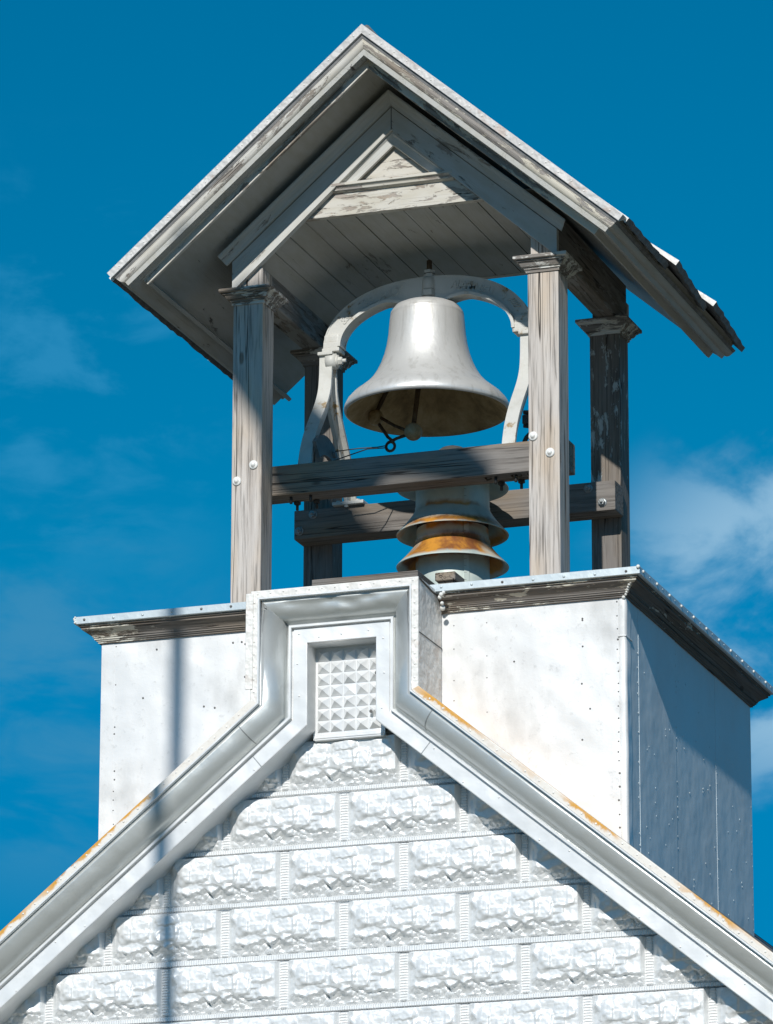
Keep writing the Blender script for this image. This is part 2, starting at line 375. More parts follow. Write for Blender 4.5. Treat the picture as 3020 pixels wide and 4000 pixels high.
def mat_vent(zs):
    """galvanised sheet with patina; rust bands ringing each skirt"""
    t = NT('rusting_vent_sheet'); n = t.noise(t.map((1, 1, .7)), 6, 7, .66, .3); n2 = t.noise(t.map((1.2, 1.2, .6), loc=(1, 8, 3)), 3, 3, .5)
    c = t.ramp(n, [(.3, (.42, .50, .47)), (.5, (.58, .64, .59)), (.7, (.70, .72, .62))])
    sep = t.n('SeparateXYZ'); t.l(t.tc.outputs['Object'], sep.inputs[0])
    zz = t.math('ADD', sep.outputs[2], t.math('MULTIPLY', t.math('SUBTRACT', n, .5), .07))
    for z0, z1, st in zs:
        b1 = t.math('MULTIPLY', t.rng(zz, z0-.012, z0+.008), t.rng(zz, z1-.012, z1+.02, 1, 0))
        f = t.math('MULTIPLY', b1, t.rng(n2, .5-.22*st, .62-.2*st))
        c = t.mix(f, c, t.mix(t.rng(n, .36, .58), (.24, .085, .03), (.68, .30, .04)))
    return t.out(c, .5, .12, t.bump(n, .002, .7), .5)
m_vent = mat_vent([(.400, .497, .62), (.535, .562, .35), (.634, .645, .2)])
def mat_brick():
    """stamped white metal; the joint strips carry a fine pressed ribbing"""
    t = NT('white_stamped_metal_blocks'); sep = t.n('SeparateXYZ'); t.l(t.tc.outputs['Object'], sep.inputs[0])
    X, Z = sep.outputs[0], sep.outputs[2]
    zc = t.math('FLOORED_MODULO', t.math('MULTIPLY', t.math('ADD', Z, 0.631), -1.0), .2325)
    hb = t.math('GREATER_THAN', zc, .2325-.031)
    course = t.math('FLOOR', t.math('DIVIDE', t.math('MULTIPLY', t.math('ADD', Z, 0.631), -1.0), .2325))
    odd = t.math('FLOORED_MODULO', t.math('ADD', course, 1.0), 2.0)
    xo = t.math('FLOORED_MODULO', t.math('SUBTRACT', t.math('ADD', X, .0385+.0155), t.math('MULTIPLY', odd, .264)), .528)
    vb = t.math('LESS_THAN', xo, .031)
    rx = t.math('MULTIPLY', t.math('SINE', t.math('MULTIPLY', X, 2*math.pi/.0105)), hb)
    rz = t.math('MULTIPLY', t.math('MULTIPLY', t.math('SINE', t.math('MULTIPLY', Z, 2*math.pi/.0115)), vb), t.math('SUBTRACT', 1.0, hb))
    n = t.noise(t.map(), 30, 6, .65); n1 = t.noise(t.map(), 2.5, 4, .6)
    nb = t.bump(t.math('ADD', rx, rz), .0016, .8); nb = t.bump(n, .0016, .8, nb)
    c = t.mix(t.math('MULTIPLY', t.rng(n, .5, .72), .28), (.84, .845, .84), (.55, .57, .56)); c = t.mix(t.math('MULTIPLY', t.rng(n1, .5, .7), .15), c, (.6, .62, .61))
    return t.out(c, .40, .25, nb, .5)
m_brick = mat_brick()
m_hall = mat_plain('white_hall_siding', (.78, .78, .76), .6, 0, 3, .2)
m_roofing = mat_plain('grey_hall_roofing', (.16, .16, .16), .8, 0, 5, .4)
def mat_ground():
    t = NT('dry_grass_and_gravel'); n = t.noise(t.map(), .15, 6, .6); n2 = t.noise(t.map(), 6, 5, .7)
    c = t.mix(t.rng(n, .42, .56), (.21, .20, .165), (.10, .105, .055)); c = t.mix(t.math('MULTIPLY', t.rng(n2, .4, .7), .5), c, (.10, .09, .06))
    return t.out(c, .95, 0, t.bump(n2, .03, .8), .1)

# ------------------------------------------------------------------ ground
g = MB(); GZ = -7.45; g.add([(-900, -900, GZ), (900, -900, GZ), (900, 900, GZ), (-900, 900, GZ)], [(0, 1, 2, 3)])
tag(g.build('ground', mat_ground()), kind='structure')

# ------------------------------------------------------------------ gable front
YF = -.22; ZT = -.023; FX = .372; KZ = -.494; SL = .8185; XE = 3.4
ang = math.atan(SL)
gf = thing('church_front', (0, -.05, GZ), 'white pressed metal church gable of rock-face blocks with a stepped boxed peak', 'church front')
zE = KZ-SL*(XE-FX)
path = [(-XE, YF, zE), (-FX, YF, KZ), (-FX, YF, ZT), (FX, YF, ZT), (FX, YF, KZ), (XE, YF, zE)]
# N x t must point inward (down on the rakes): N = +y, travelling left to right over the top
NY = (0, 1, 0)
flange = [(.0, .30), (.0, .0), (.004, -.002), (.030, -.002), (.031, .004)]
lip = [(.0312, .004), (.0312, -.004), (.0375, -.004), (.0395, .002), (.0395, .013)]
def cove_prof():
    pts = [(.0397, .012), (.047, .013)]
    for i in range(13):
        a = i/12*math.pi/2
        pts.append((.047+.078*math.sin(a)**1.05, .013+.070*(1-math.cos(a))))
    pts += [(.1262, .0845), (.129, .090), (.1385, .0925)]
    return pts
bead = [(.1387, .097), (.1387, .083), (.141, .0805), (.149, .0805), (.151, .083), (.151, .100), (.1585, .100)]
flat = [(.1585, .101), (.1585, .0925), (.160, .0915), (.216, .0915), (.2185, .0925)]
def soffit_prof():
    pts = [(.2187, .0925)]
    for i in range(7):
        a = i/6*math.pi/2; pts.append((.2187+.0035*math.sin(a), .0925+.08*(i/6)))
    pts += [(.2222, .28)]
    return pts
mb = MB(); mb.sweep(path, NY, flange)
# the rake flanges are a little rusty, the peak's are clean: split by face position
idx_r = [max(abs(sum(mb.v[i][0] for i in f)/len(f)), 0) > FX+.02 for f in mb.f]
mb.m = [1 if q else 0 for q in idx_r]
cor = mb.build('roof_edge_flashing', [m_flash, m_rust], gf)
rv = MB()
def rake_pt(x, o, d):
    sx = 1 if x > 0 else -1; z0 = KZ-SL*(abs(x)-FX)
    return (x, YF+d, z0-o/math.cos(ang))
for sx in (-1, 1):
    x = FX+.05
    while x < 1.95:
        rv.dome(rake_pt(sx*x, .016+random.uniform(-.003, .003), -.002), (0, -1, 0), .0048, .0025, 7); x += .058+random.uniform(-.006, .006)
for i in range(13):
    rv.dome((-FX+.03+i*.0575, YF-.002, ZT-.014+random.uniform(-.003, .003)), (0, -1, 0), .0046, .0025, 7)
for sx in (-1, 1):
    for i in range(8): rv.dome((sx*(FX-.016), YF-.002, ZT-.05-i*.055+random.uniform(-.006, .006)), (0, -1, 0), .0046, .0025, 7)
rv.split('rivet', m_flash, cor)
mb = MB(); mb.sweep(path, NY, lip); mb.build('drip_lip', m_trim, gf)
dense = path[:3]+[(-FX+2*FX*i/40, YF, ZT) for i in range(1, 40)]+path[3:]
mb = MB(); mb.sweep(dense, NY, cove_prof(), smooth=True)
DENTS = ((-.02, -.085, .050, .016), (.06, -.105, .035, .014), (-.12, -.10, .06, .012), (.14, -.08, .05, .013), (.20, -.10, .03, -.006), (.02, -.12, .02, -.007), (-.20, -.08, .04, .008))
for i, (x, y, z) in enumerate(mb.v):
    if z > ZT-.145 and abs(x) < FX-.03 and z < ZT-.045:
        k = sum(a*math.exp(-((x-cx_)/w)**2-((z-cz_)/(w*.55))**2) for cx_, cz_, w, a in DENTS)*min(1, (ZT-.045-z)/.02)*min(1, (z-ZT+.145)/.02)
        mb.v[i] = (x, y+k*.8, z+k*.5)
cv = mb.build('cove_moulding', m_cove, gf)
mb = MB(); mb.sweep(path, NY, bead); mb.build('bead', m_trim, gf)
mb = MB(); mb.sweep(path, NY, flat); fb = mb.build('flat_band', m_trim, gf)
mb = MB(); mb.sweep(path, NY, soffit_prof(), smooth=True); mb.build('soffit_return', m_trim, gf)
# lapped joint sleeves and corner seams on the mouldings
mb = MB()
for sx in (-1, 1):
    xj = .455
    pr = [(o-.0, d-.0012) for o, d in cove_prof()[1:-1]]
    a = Vector((sx*xj, YF, KZ-SL*(xj-FX))); b = a+Vector((sx*.0035, 0, -SL*.0035))
    pp = [a, b] if sx > 0 else [b, a]
    mb.sweep(pp, NY, pr, caps=False)
    pr = [(o, d-.0008) for o, d in flat[1:]]
    mb.sweep([p+Vector((sx*.035, 0, -SL*.035)) for p in pp], NY, pr, caps=False)
mb.split('lap_seam', m_steel, cv)
mb = MB()
for sx, x0 in ((-1, .30), (1, .30)):
    for i in range(22):
        x = x0+.10+i*.148+random.uniform(-.02, .02)
        p = rake_pt(sx*x, random.choice((.168, .206, .21)), .0912); mb.dome(p, (0, -1, 0), .0042, .003, 6)
for x, z in ((-.19, -.20), (-.197, -.33), (-.187, -.47), (.185, -.25), (.19, -.40), (.18, -.55), (0, -.215), (-.1, -.22), (.12, -.21)):
    mb.dome((x, YF+.0912, z), (0, -1, 0), .0042, .003, 6)
mb.split('nail_head', m_trim, fb)
# cover strip on the left flange of the peak
mb = MB(); mb.bbox(-FX-.021, -FX+.012, YF-.007, YF-.0025, KZ+.045, ZT-.01, .0015); mb.build('cover_strip', m_flash, gf)
# reveal and diamond panel
IX = .150
mb = MB()
for i in range(5):
    for j in range(7):
        w = (2*IX-.012)/5; hgt = .358/7; x0 = -IX+.008+i*w; z0 = -.612+j*hgt; yb = -.030
        xs, zs = (x0+.003, x0+w-.003), (z0+.003, z0+hgt-.003); k = .026 if not (i == 2 and j == 3) else .010
        c = (x0+w/2+random.uniform(-.003, .003), yb-k+random.uniform(-.002, .006), z0+hgt/2+random.uniform(-.003, .003))
        mb.add([(xs[0], yb, zs[0]), (xs[1], yb, zs[0]), (xs[1], yb, zs[1]), (xs[0], yb, zs[1]), c], [(0, 1, 4), (1, 2, 4), (2, 3, 4), (3, 0, 4)])
mb.add([(-IX-.01, -.0285, -.64), (IX+.01, -.0285, -.64), (IX+.01, -.0285, -.235), (-IX-.01, -.0285, -.235)], [(0, 1, 2, 3)])
for x, z, r in ((.13, -.375, .009), (.105, -.54, .008)):
    mb.dome((x, -.052, z), (0, -1, 0), r, .002, 6, m=1)
mb.build('diamond_panel', [m_trim, m_nail], gf)
mb = MB(); mb.bbox(-IX-.004, IX+.004, -.031, .06, -.645, -.617, .003); mb.bbox(-IX-.004, IX+.004, -.0335, -.030, -.636, -.629, .001); mb.build('panel_sill', m_trim, gf)
# box sides behind the peak, its little roof
mb = MB(); mb.box(FX-.012, FX-.001, YF+.004, .0915, KZ-.004, ZT-.004); mb.box(FX-.0012, FX+.0006, YF+.004, .0915, -.262, -.256)
mb.box(-FX+.001, -FX+.012, YF+.004, .0915, KZ-.004, ZT-.004)
mb.split('peak_side', m_ret, gf)
mb = MB(); mb.box(-FX+.001, FX-.001, YF+.004, .25, ZT-.012, ZT-.004); mb.build('peak_roof', m_ret, gf)
mb = MB()   # dark joint and sealant where the side meets the tower
mb.tube([(FX+.002, .086, ZT-.03), (FX+.004, .02, ZT-.022), (FX+.003, -.06, ZT-.02), (FX+.002, YF+.01, ZT-.006)], .004, 6)
mb.box(FX-.0004, FX+.0016, YF+.01, .088, -.262, -.2575)
mb.split('side_joint', m_dark, gf)
# stamped rock-face siding ------------------------------------------------------
def vnoise(x, y, seed):
    """smooth value noise, unit cells"""
    T = np.random.default_rng(seed).uniform(-1, 1, (64, 64)); xi, yi = np.floor(x).astype(int), np.floor(y).astype(int); fx, fy = x-xi, y-yi
    fx, fy = fx*fx*(3-2*fx), fy*fy*(3-2*fy); g = lambda a, b: T[(xi+a) % 64, (yi+b) % 64]
    return (g(0, 0)*(1-fx)+g(1, 0)*fx)*(1-fy)+(g(0, 1)*(1-fx)+g(1, 1)*fx)*fy
def rock(u, v):
    """one stamped rock-face block, u,v in 0..1 (v up): bright plateau stepped by a few breaks, chipped away along the bottom and left"""
    bw, bh = .497, .2015; x, y = u*bw, v*bh
    r1 = np.random.default_rng(12)
    wx, wy = x+.008*vnoise(x*30, y*30, 1)+.003*vnoise(x*70, y*70, 11), y+.008*vnoise(x*30, y*30, 2)+.003*vnoise(x*70, y*70, 12)
    h = .030+.003*vnoise(x*11, y*15, 3)
    # terraces: each adds a step seen as a thin crease on one side
    for (cx_, cy_, ax, ay, up) in ((.125, .135, .060, .050, .006), (.255, .130, .058, .058, .007), (.255, .165, .05, .02, .004), (.335, .105, .036, .042, .007), (.42, .145, .045, .040, .005), (.07, .12, .03, .04, .004), (.18, .095, .05, .028, .004), (.40, .10, .03, .022, .004)):
        q = np.maximum(np.abs(wx-cx_)/ax, np.abs(wy-cy_)/ay)*.6+.4*np.hypot((wx-cx_)/ax, (wy-cy_)/ay)
        h = h+up*np.clip((1.12-q)/.26, 0, 1)*(1+.25*(wy-cy_)/ay*0+.3*(wx-cx_)/ax)
    # broken lower third: sloping rubble of small chips, its upper lip irregular
    vx, vy = x+.007*vnoise(x*55, y*55, 31)+.012*vnoise(x*25, y*25, 32), y+.006*vnoise(x*55, y*55, 33)+.010*vnoise(x*25, y*25, 34)
    m = 90; sx = r1.uniform(0, bw, m); sy = r1.uniform(-.004, .085, m); d2 = np.sort(np.hypot(vx[..., None]-sx, (vy[..., None]-sy)*1.3), -1)
    kk = np.argmin(np.hypot(vx[..., None]-sx, (vy[..., None]-sy)*1.3), -1); tl = r1.uniform(-.004, .005, m)
    rub = .003+.46*np.clip(vy, 0, 1)+tl[kk]-14*d2[..., 0]**2+.0022*vnoise(x*75, y*75, 35)
    top = .062+.014*vnoise(x*13, x*0, 6)+.012*vnoise(x*31, x*0, 7)
    k = np.clip((vy-top*.72)/(.012), 0, 1); k = k*k*(3-2*k)
    h = np.minimum(h, rub*(1-k)+h*k)
    for (cx_, cy_, rr, up) in ((.425, .044, .036, .011), (.275, .048, .030, .006), (.11, .040, .026, .005), (.20, .05, .022, .004)):
        q = np.hypot(vx-cx_, (vy-cy_)*1.1)/rr; h = h+up*np.clip(1-q, 0, 1)**.6
    e = np.minimum(np.minimum((x-.002)/(.034+.016*vnoise(y*26, y*0, 8)), (bw-.004-x)/.012), np.minimum(y/.006, (bh-y)/.007))
    h = h*np.clip(e, 0, 1)**.8+.0009*vnoise(x*90, y*90, 21)+.0012*vnoise(x*38, y*44, 22)
    return np.clip(h*1.12, 0, .050)
NU, NV = 200, 90
UU, VV = np.meshgrid(np.linspace(0, 1, NU), np.linspace(0, 1, NV), indexing='ij'); ROCK = rock(UU, VV)
for _ in range(1): ROCK[1:-1, 1:-1] = .4*ROCK[1:-1, 1:-1]+.15*(ROCK[:-2, 1:-1]+ROCK[2:, 1:-1]+ROCK[1:-1, :-2]+ROCK[1:-1, 2:])
dx = .0048
xs = np.arange(-2.05, 2.05+dx, dx); zs = np.arange(-2.25, -.60, dx)
XX, ZZ = np.meshgrid(xs, zs, indexing='ij')
zc = np.mod(-(ZZ+.631), .2325); course = np.floor(-(ZZ+.631)/.2325)
xo = np.mod(XX+.0385+.0155-np.mod(course+1, 2)*.264, .528)
inb = (zc < .2325-.031) & (xo > .031)
u = np.clip((xo-.031)/.497, 0, 1); v = np.clip(1-zc/(.2325-.031), 0, 1)
iu = np.clip((u*(NU-1)).astype(int), 0, NU-1); iv = np.clip((v*(NV-1)).astype(int), 0, NV-1)
H = np.where(inb, ROCK[iu, iv]+.001, .006)
H = np.where((zc > .2325-.031) & (zc < .2325-.0265), -.004, H); H = np.where(zc > .2325-.0055, -.014, H)
H = np.where((zc < .2325-.031) & ((xo < .0035) | ((xo > .028) & (xo < .031))), .000, H)
YW = .026
keep = ZZ < (KZ-SL*(np.abs(XX)-FX)-.17/math.cos(ang))
kq = keep[:-1, :-1] & keep[1:, :-1] & keep[1:, 1:] & keep[:-1, 1:]
nx, nz = XX.shape; ids = np.arange(nx*nz).reshape(nx, nz)
q = np.stack([ids[:-1, :-1], ids[1:, :-1], ids[1:, 1:], ids[:-1, 1:]], -1)[kq]
used = np.unique(q); remap = np.zeros(nx*nz, int); remap[used] = np.arange(len(used)); q = remap[q]
V3 = np.stack([XX, YW-H, ZZ], -1).reshape(-1, 3)[used]
me = bpy.data.meshes.new('stamped_siding'); me.vertices.add(len(V3)); me.vertices.foreach_set('co', V3.astype(np.float32).ravel())
me.loops.add(q.size); me.polygons.add(len(q)); me.loops.foreach_set('vertex_index', q.ravel().astype(np.int32))
me.polygons.foreach_set('loop_start', np.arange(0, q.size, 4, dtype=np.int32)); me.polygons.foreach_set('loop_total', np.full(len(q), 4, np.int32))
me.polygons.foreach_set('use_smooth', np.zeros(len(q), bool)); me.update(calc_edges=True); me.validate(); me.materials.append(m_brick)
ob = bpy.data.objects.new('stamped_siding', me); COL.objects.link(ob); ob.parent = gf; ob.matrix_parent_inverse = Matrix.Translation(-Vector(gf.location))
# rest of the hall below and behind (out of frame)
mb = MB()
mb.prism([(-3.2, GZ), (3.2, GZ), (3.2, -3.1), (0, -.75), (-3.2, -3.1)], lambda a, b, w: (a, w, b), .07, 9.0); mb.build('hall_wall', m_hall, gf)
mb = MB()
for sx in (-1, 1):
    mb.add([(sx*FX*.2, YF+.006, KZ+SL*.8*FX), (sx*XE, YF+.006, zE), (sx*XE, 9.3, zE), (sx*FX*.2, 9.3, KZ+SL*.8*FX)], [(0, 1, 2, 3)])
    mb.v[-4:] = [(a, b, c-.006) for a, b, c in mb.v[-4:]]
# roof starts outside the peak box at the front
mb = MB()
for sx in (-1, 1):
    zr = lambda x: KZ-SL*(x-FX)-.006
    mb.add([(sx*(FX+.002), YF+.006, zr(FX)), (sx*XE, YF+.006, zr(XE)), (sx*XE, 9.3, zr(XE)), (sx*(FX+.002), 9.3, zr(FX))], [(0, 1, 2, 3)])
mb.build('hall_roof', m_roofing, gf)

# ------------------------------------------------------------------ tower base
WC, DC, OV = 1.2665, 2.1487, .0924; WI = WC-OV; Y0, Y1 = OV, DC-OV
tb = thing('tower_base', (0, DC/2, -1.2), 'square white sheet metal tower base with a dark wooden cornice under the belfry', 'tower base')
mb = MB(); Z0 = -2.6
mb.box(-WI, WI, Y0, Y1, Z0, -.09); mb.build('wall', m_wall, tb)
mb = MB()   # lapped front sheets
for x0, x1, pr in ((-WI-.001, -1.116, .0022), (-1.116, -.50, .0012), (.405, .562, .0012), (.562, 1.148, .0026)):
    mb.box(x0, x1, Y0-pr, Y0+.01, Z0, -.092)
fs = mb.split('front_sheet', m_wall, tb)[0]
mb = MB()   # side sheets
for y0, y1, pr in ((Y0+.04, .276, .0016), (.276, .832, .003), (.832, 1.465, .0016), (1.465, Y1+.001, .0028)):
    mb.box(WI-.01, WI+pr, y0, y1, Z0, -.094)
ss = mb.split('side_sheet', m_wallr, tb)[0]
mb = MB()   # rolled corner flashing, slightly buckled
n = 40; pv = []
for i in range(n+1):
    z = -.094+(Z0+.094)*i/n; w = .0035*math.sin(i*1.9)+.003*math.sin(i*.7+1)
    for a, b in ((WI-.024, Y0-.0032), (WI-.004, Y0-.006-.001*math.sin(i*.9)), (WI+.005+w*.4, Y0-.002), (WI+.0045, Y0+.02+w), (WI+.0032, Y0+.068+w*1.5)): pv.append((a, b, z))
mb.add(pv, [(i*5+k, i*5+k+1, (i+1)*5+k+1, (i+1)*5+k) for i in range(n) for k in range(4)], 0, True)
mb.box(WI-.03, WI+.0065, Y0-.0085, Y0+.088, -.272, -.268)
mb.build('corner_flashing', m_wall, tb)
mb = MB()
z = -.12
while z > -1.4:
    mb.dome((1.143+random.uniform(-.003, .003), Y0-.0026, z), (0, -1, 0), random.choice((.0034, .004, .005)), .002, 6)
    if random.random() < .8: mb.dome((-1.109+random.uniform(-.003, .003), Y0-.0012, z+random.uniform(-.01, .01)), (0, -1, 0), random.choice((.003, .004)), .002, 6)
    if random.random() < .35: mb.dome((.57, Y0-.0028, z+.02), (0, -1, 0), .0026, .002, 6)
    if random.random() < .6: mb.dome((.424, Y0-.0013, z+.02), (0, -1, 0), .0028, .002, 6)
    if random.random() < .5: mb.dome((-.514, Y0-.0013, z+.02), (0, -1, 0), .005, .003, 6)
    z -= random.uniform(.035, .062)
for x, z in ((.99, -.18), (.99, -.187), (.99, -.30), (.985, -.46), (.69, -.34), (.985, -.70), (1.02, -.57), (-.57, -.15), (-.92, -.15), (-.98, -.36), (-.70, -.42), (-.65, -.43), (-.53, -.15)):
    mb.dome((x, Y0-.0026, z), (0, -1, 0), .0045, .003, 6)
mb.split('nail_head', m_nail, fs)
mb = MB()
for y in (.262, .842, 1.476, 2.045):
    z = -.16
    while z > -1.6:
        if random.random() < .75: mb.dome((WI+.0025, y+random.uniform(-.004, .004), z), (1, 0, 0), .0042, .0014, 6)
        z -= random.uniform(.04, .09)
for i in range(70): mb.dome((WI+.003, random.uniform(.35, 1.98), random.uniform(-1.4, -.25)), (1, 0, 0), random.uniform(.003, .005), .0015, 6)
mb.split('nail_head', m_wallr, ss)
rect = [(-WC, 0, 0), (WC, 0, 0), (WC, DC, 0), (-WC, DC, 0)]
NZ = (0, 0, -1)   # N x t for x-travel along the front: (0,0,-1)x(1,0,0) = (0,-1,0) outward -> negative o = inward
strip = [(-.03, .0005), (0, 0), (.0008, .002), (.0008, .031), (-.004, .033), (-.02, .0335)]
mb = MB(); mb.sweep(rect, NZ, strip, closed=True); es = mb.build('edge_strip', m_galv, tb)
crown = [(-.014, .0335), (-.014, .041), (-.022, .043), (-.022, .051), (-.026, .053)]
crown += [(-.028-.034*math.sin(i/6*math.pi/2)**1.3, .053+.030*(i/6)) for i in range(1, 7)]
crown += [(-.066, .083), (-.066, .090), (-.072, .092), (-.073, .0965), (-.079, .0985), (-.079, .104), (-.0935, .1055)]
def cornice_run(pth): 
    b = MB(); b.sweep(pth, NZ, crown, caps=False); return b
cornice_run([rect[0], rect[1]]).v  # (profile check only)
b = MB()
full = MB(); full.sweep(rect, NZ, crown, closed=True)
# front/back faces carry x grain, sides y grain
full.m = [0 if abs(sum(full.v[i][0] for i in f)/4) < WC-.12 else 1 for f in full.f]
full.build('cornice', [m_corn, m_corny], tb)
mb = MB(); mb.box(-WC+.01, WC-.01, .01, DC-.01, -.03, -.001); mb.build('deck', m_roofing, tb)
mb = MB()
x = -WC+.045
while x < WC-.02:
    mb.dome((x, -.001, -.0165+random.uniform(-.003, .003)), (0, -1, 0), .006, .004, 8, m=0 if random.random() < .55 else 1); x += .135
y = .05; kk = 0
while y < DC:
    mb.dome((WC+.001, y, -.012), (1, 0, 0), *((.0068, .006) if kk % 2 == 0 else (.0035, .002)), 8, m=2 if kk % 2 == 0 else 0); y += .095+random.uniform(-.012, .012); kk += 1
mb.split('screw', [m_galv, m_nail, m_caulk], es)
mb = MB()   # beads of sealant down the corner mitre
for i in range(13):
    f = i/12; mb.sphere((WC-.004-.088*f+random.uniform(-.003, .003), -.002+.086*f+random.uniform(-.003, .003), -.004-.1*f), random.uniform(.006, .0095), 8)
for i in range(5): mb.sphere((-WC+random.uniform(-.002, .004), random.uniform(-.004, .004), -.002-.006*i), random.uniform(.004, .007), 8)
for p in ((.40, -.005, -.048), (.392, .0, -.058), (.402, .0, -.085), (.398, .02, -.10), (.41, -.004, -.04)): mb.sphere(p, random.uniform(.008, .013), 8)
mb.split('sealant', m_caulk, tb)

# ------------------------------------------------------------------ belfry
PX, PYF, PD, PW = .757, .54, .924, .14; CAPZ = 1.53
PYC = PYF+PD/2+PW/2
bf = thing('belfry', (0, PYC, 0), 'weathered open wooden belfry with a steep gabled roof on four grey posts', 'belfry')
for iy in (0, 1):
    for ix in (-1, 1):
        x0 = -PX if ix < 0 else PX-PW; y0 = PYF+iy*PD
        mb = MB(); mb.bbox(x0, x0+PW, y0, y0+PW, 0.0, CAPZ+.012, .005, seg=2)
        mb.bbox(x0+.012, x0+PW-.006, y0+.006, y0+PW-.006, CAPZ+.01, 1.70, .003)
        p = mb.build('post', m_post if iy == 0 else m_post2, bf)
        cx, cyy = x0+PW/2, y0+PW/2; h = PW/2
        sq = [(cx-h, cyy-h, 0), (cx+h, cyy-h, 0), (cx+h, cyy+h, 0), (cx-h, cyy+h, 0)]
        prof = [(0.0005, -CAPZ), (.006, -CAPZ), (.007, -CAPZ-.012), (.013, -CAPZ-.014), (.013, -CAPZ-.021), (.021, -CAPZ-.024), (.028, -CAPZ-.034), (.032, -CAPZ-.043), (.039, -CAPZ-.045), (.039, -CAPZ-.0515), (.050, -CAPZ-.053), (.052, -CAPZ-.055), (.052, -CAPZ-.068), (.049, -CAPZ-.070), (-.03, -CAPZ-.071)]
        mb = MB(); mb.sweep(sq, NZ, prof, closed=True); mb.build('capital', m_cap, p)
        if iy == 0:
            for bx, bz in (((-.654, .781), (-.732, .713)) if ix < 0 else ((.638, .784), (.714, .703))):
                mb = MB(); mb.dome((bx, y0-.0005, bz), (0, -1, 0), .0125, .016, 20, washer=.0205); mb.build('bolt', m_bolt, p)
# beams bolted between the posts
BZ = .674; BH = .137; BT = .131
yb = PYF+PW
mb = MB(); mb.bbox(-.735, .7444, yb+.0005, yb+BT, BZ, BZ+BH, .006, seg=2)
fbm = mb.build('beam', m_beam, bf)
mb = MB()
y2 = PYF+PD-BT
mb.bbox(-.7549, .7687, y2, PYF+PD-.0005, .663, .663+BH, .006, seg=2); bbm = mb.build('beam', mat_wood('weathered_rear_beam_wood', 'x', .62, seed=2.6, warm=.4, stain=.3), bf)
for k, (bx, bz) in enumerate(((.644, .772), (.709, .700), (-.663, .774), (-.729, .701))):
    mb = MB(); mb.dome((bx, y2-.0005, bz), (0, -1, 0), .013, .006, 16, washer=.021); mb.hexnut((bx, y2-.004, bz), (0, -1, 0), .0155, .014, rot=.3*k)
    mb.tube([(bx, y2-.014, bz), (bx, y2-.026, bz)], .007, 8); mb.build('bolt', m_steel, bbm)
mb = MB()   # bent spikes under the front beam
for x in (.36, .48, .50, .555, .585):
    mb.tube([(x, yb+.04, BZ+.002), (x+.01, yb+.04, BZ-.012), (x+.03, yb+.035, BZ-.008)], .0045, 6)
mb.split('bent_spike', m_rod, fbm)
# roof --------------------------------------------------------------------------
YR, LR, ZA, XA = .12, 1.90, 2.618, -.008
TA = math.tan(RK); SLN = 1.185/math.cos(RK)
mb = MB()
for sx in (-1, 1):
    t = Vector((sx*math.cos(RK), 0, -math.sin(RK))); nrm = Vector((sx*math.sin(RK), 0, math.cos(RK)))
    A = Vector((XA, 0, ZA))
    def PT(s_, y_, d_, t=t, nrm=nrm): return A+t*(s_+d_*TA*(1-min(1, s_/.3)))+Vector((0, y_, 0))-nrm*d_
    q = []
    for d_ in (.004, .100):
        for y_ in (YR+.03, YR+LR-.02):
            for s_ in (0, SLN-.03): q.append(PT(s_, y_, d_))
    mb.add(q, [(0, 2, 3, 1), (4, 5, 7, 6), (0, 1, 5, 4), (2, 6, 7, 3), (0, 4, 6, 2), (1, 3, 7, 5)])
roof = mb.build('roof', m_soff, bf)
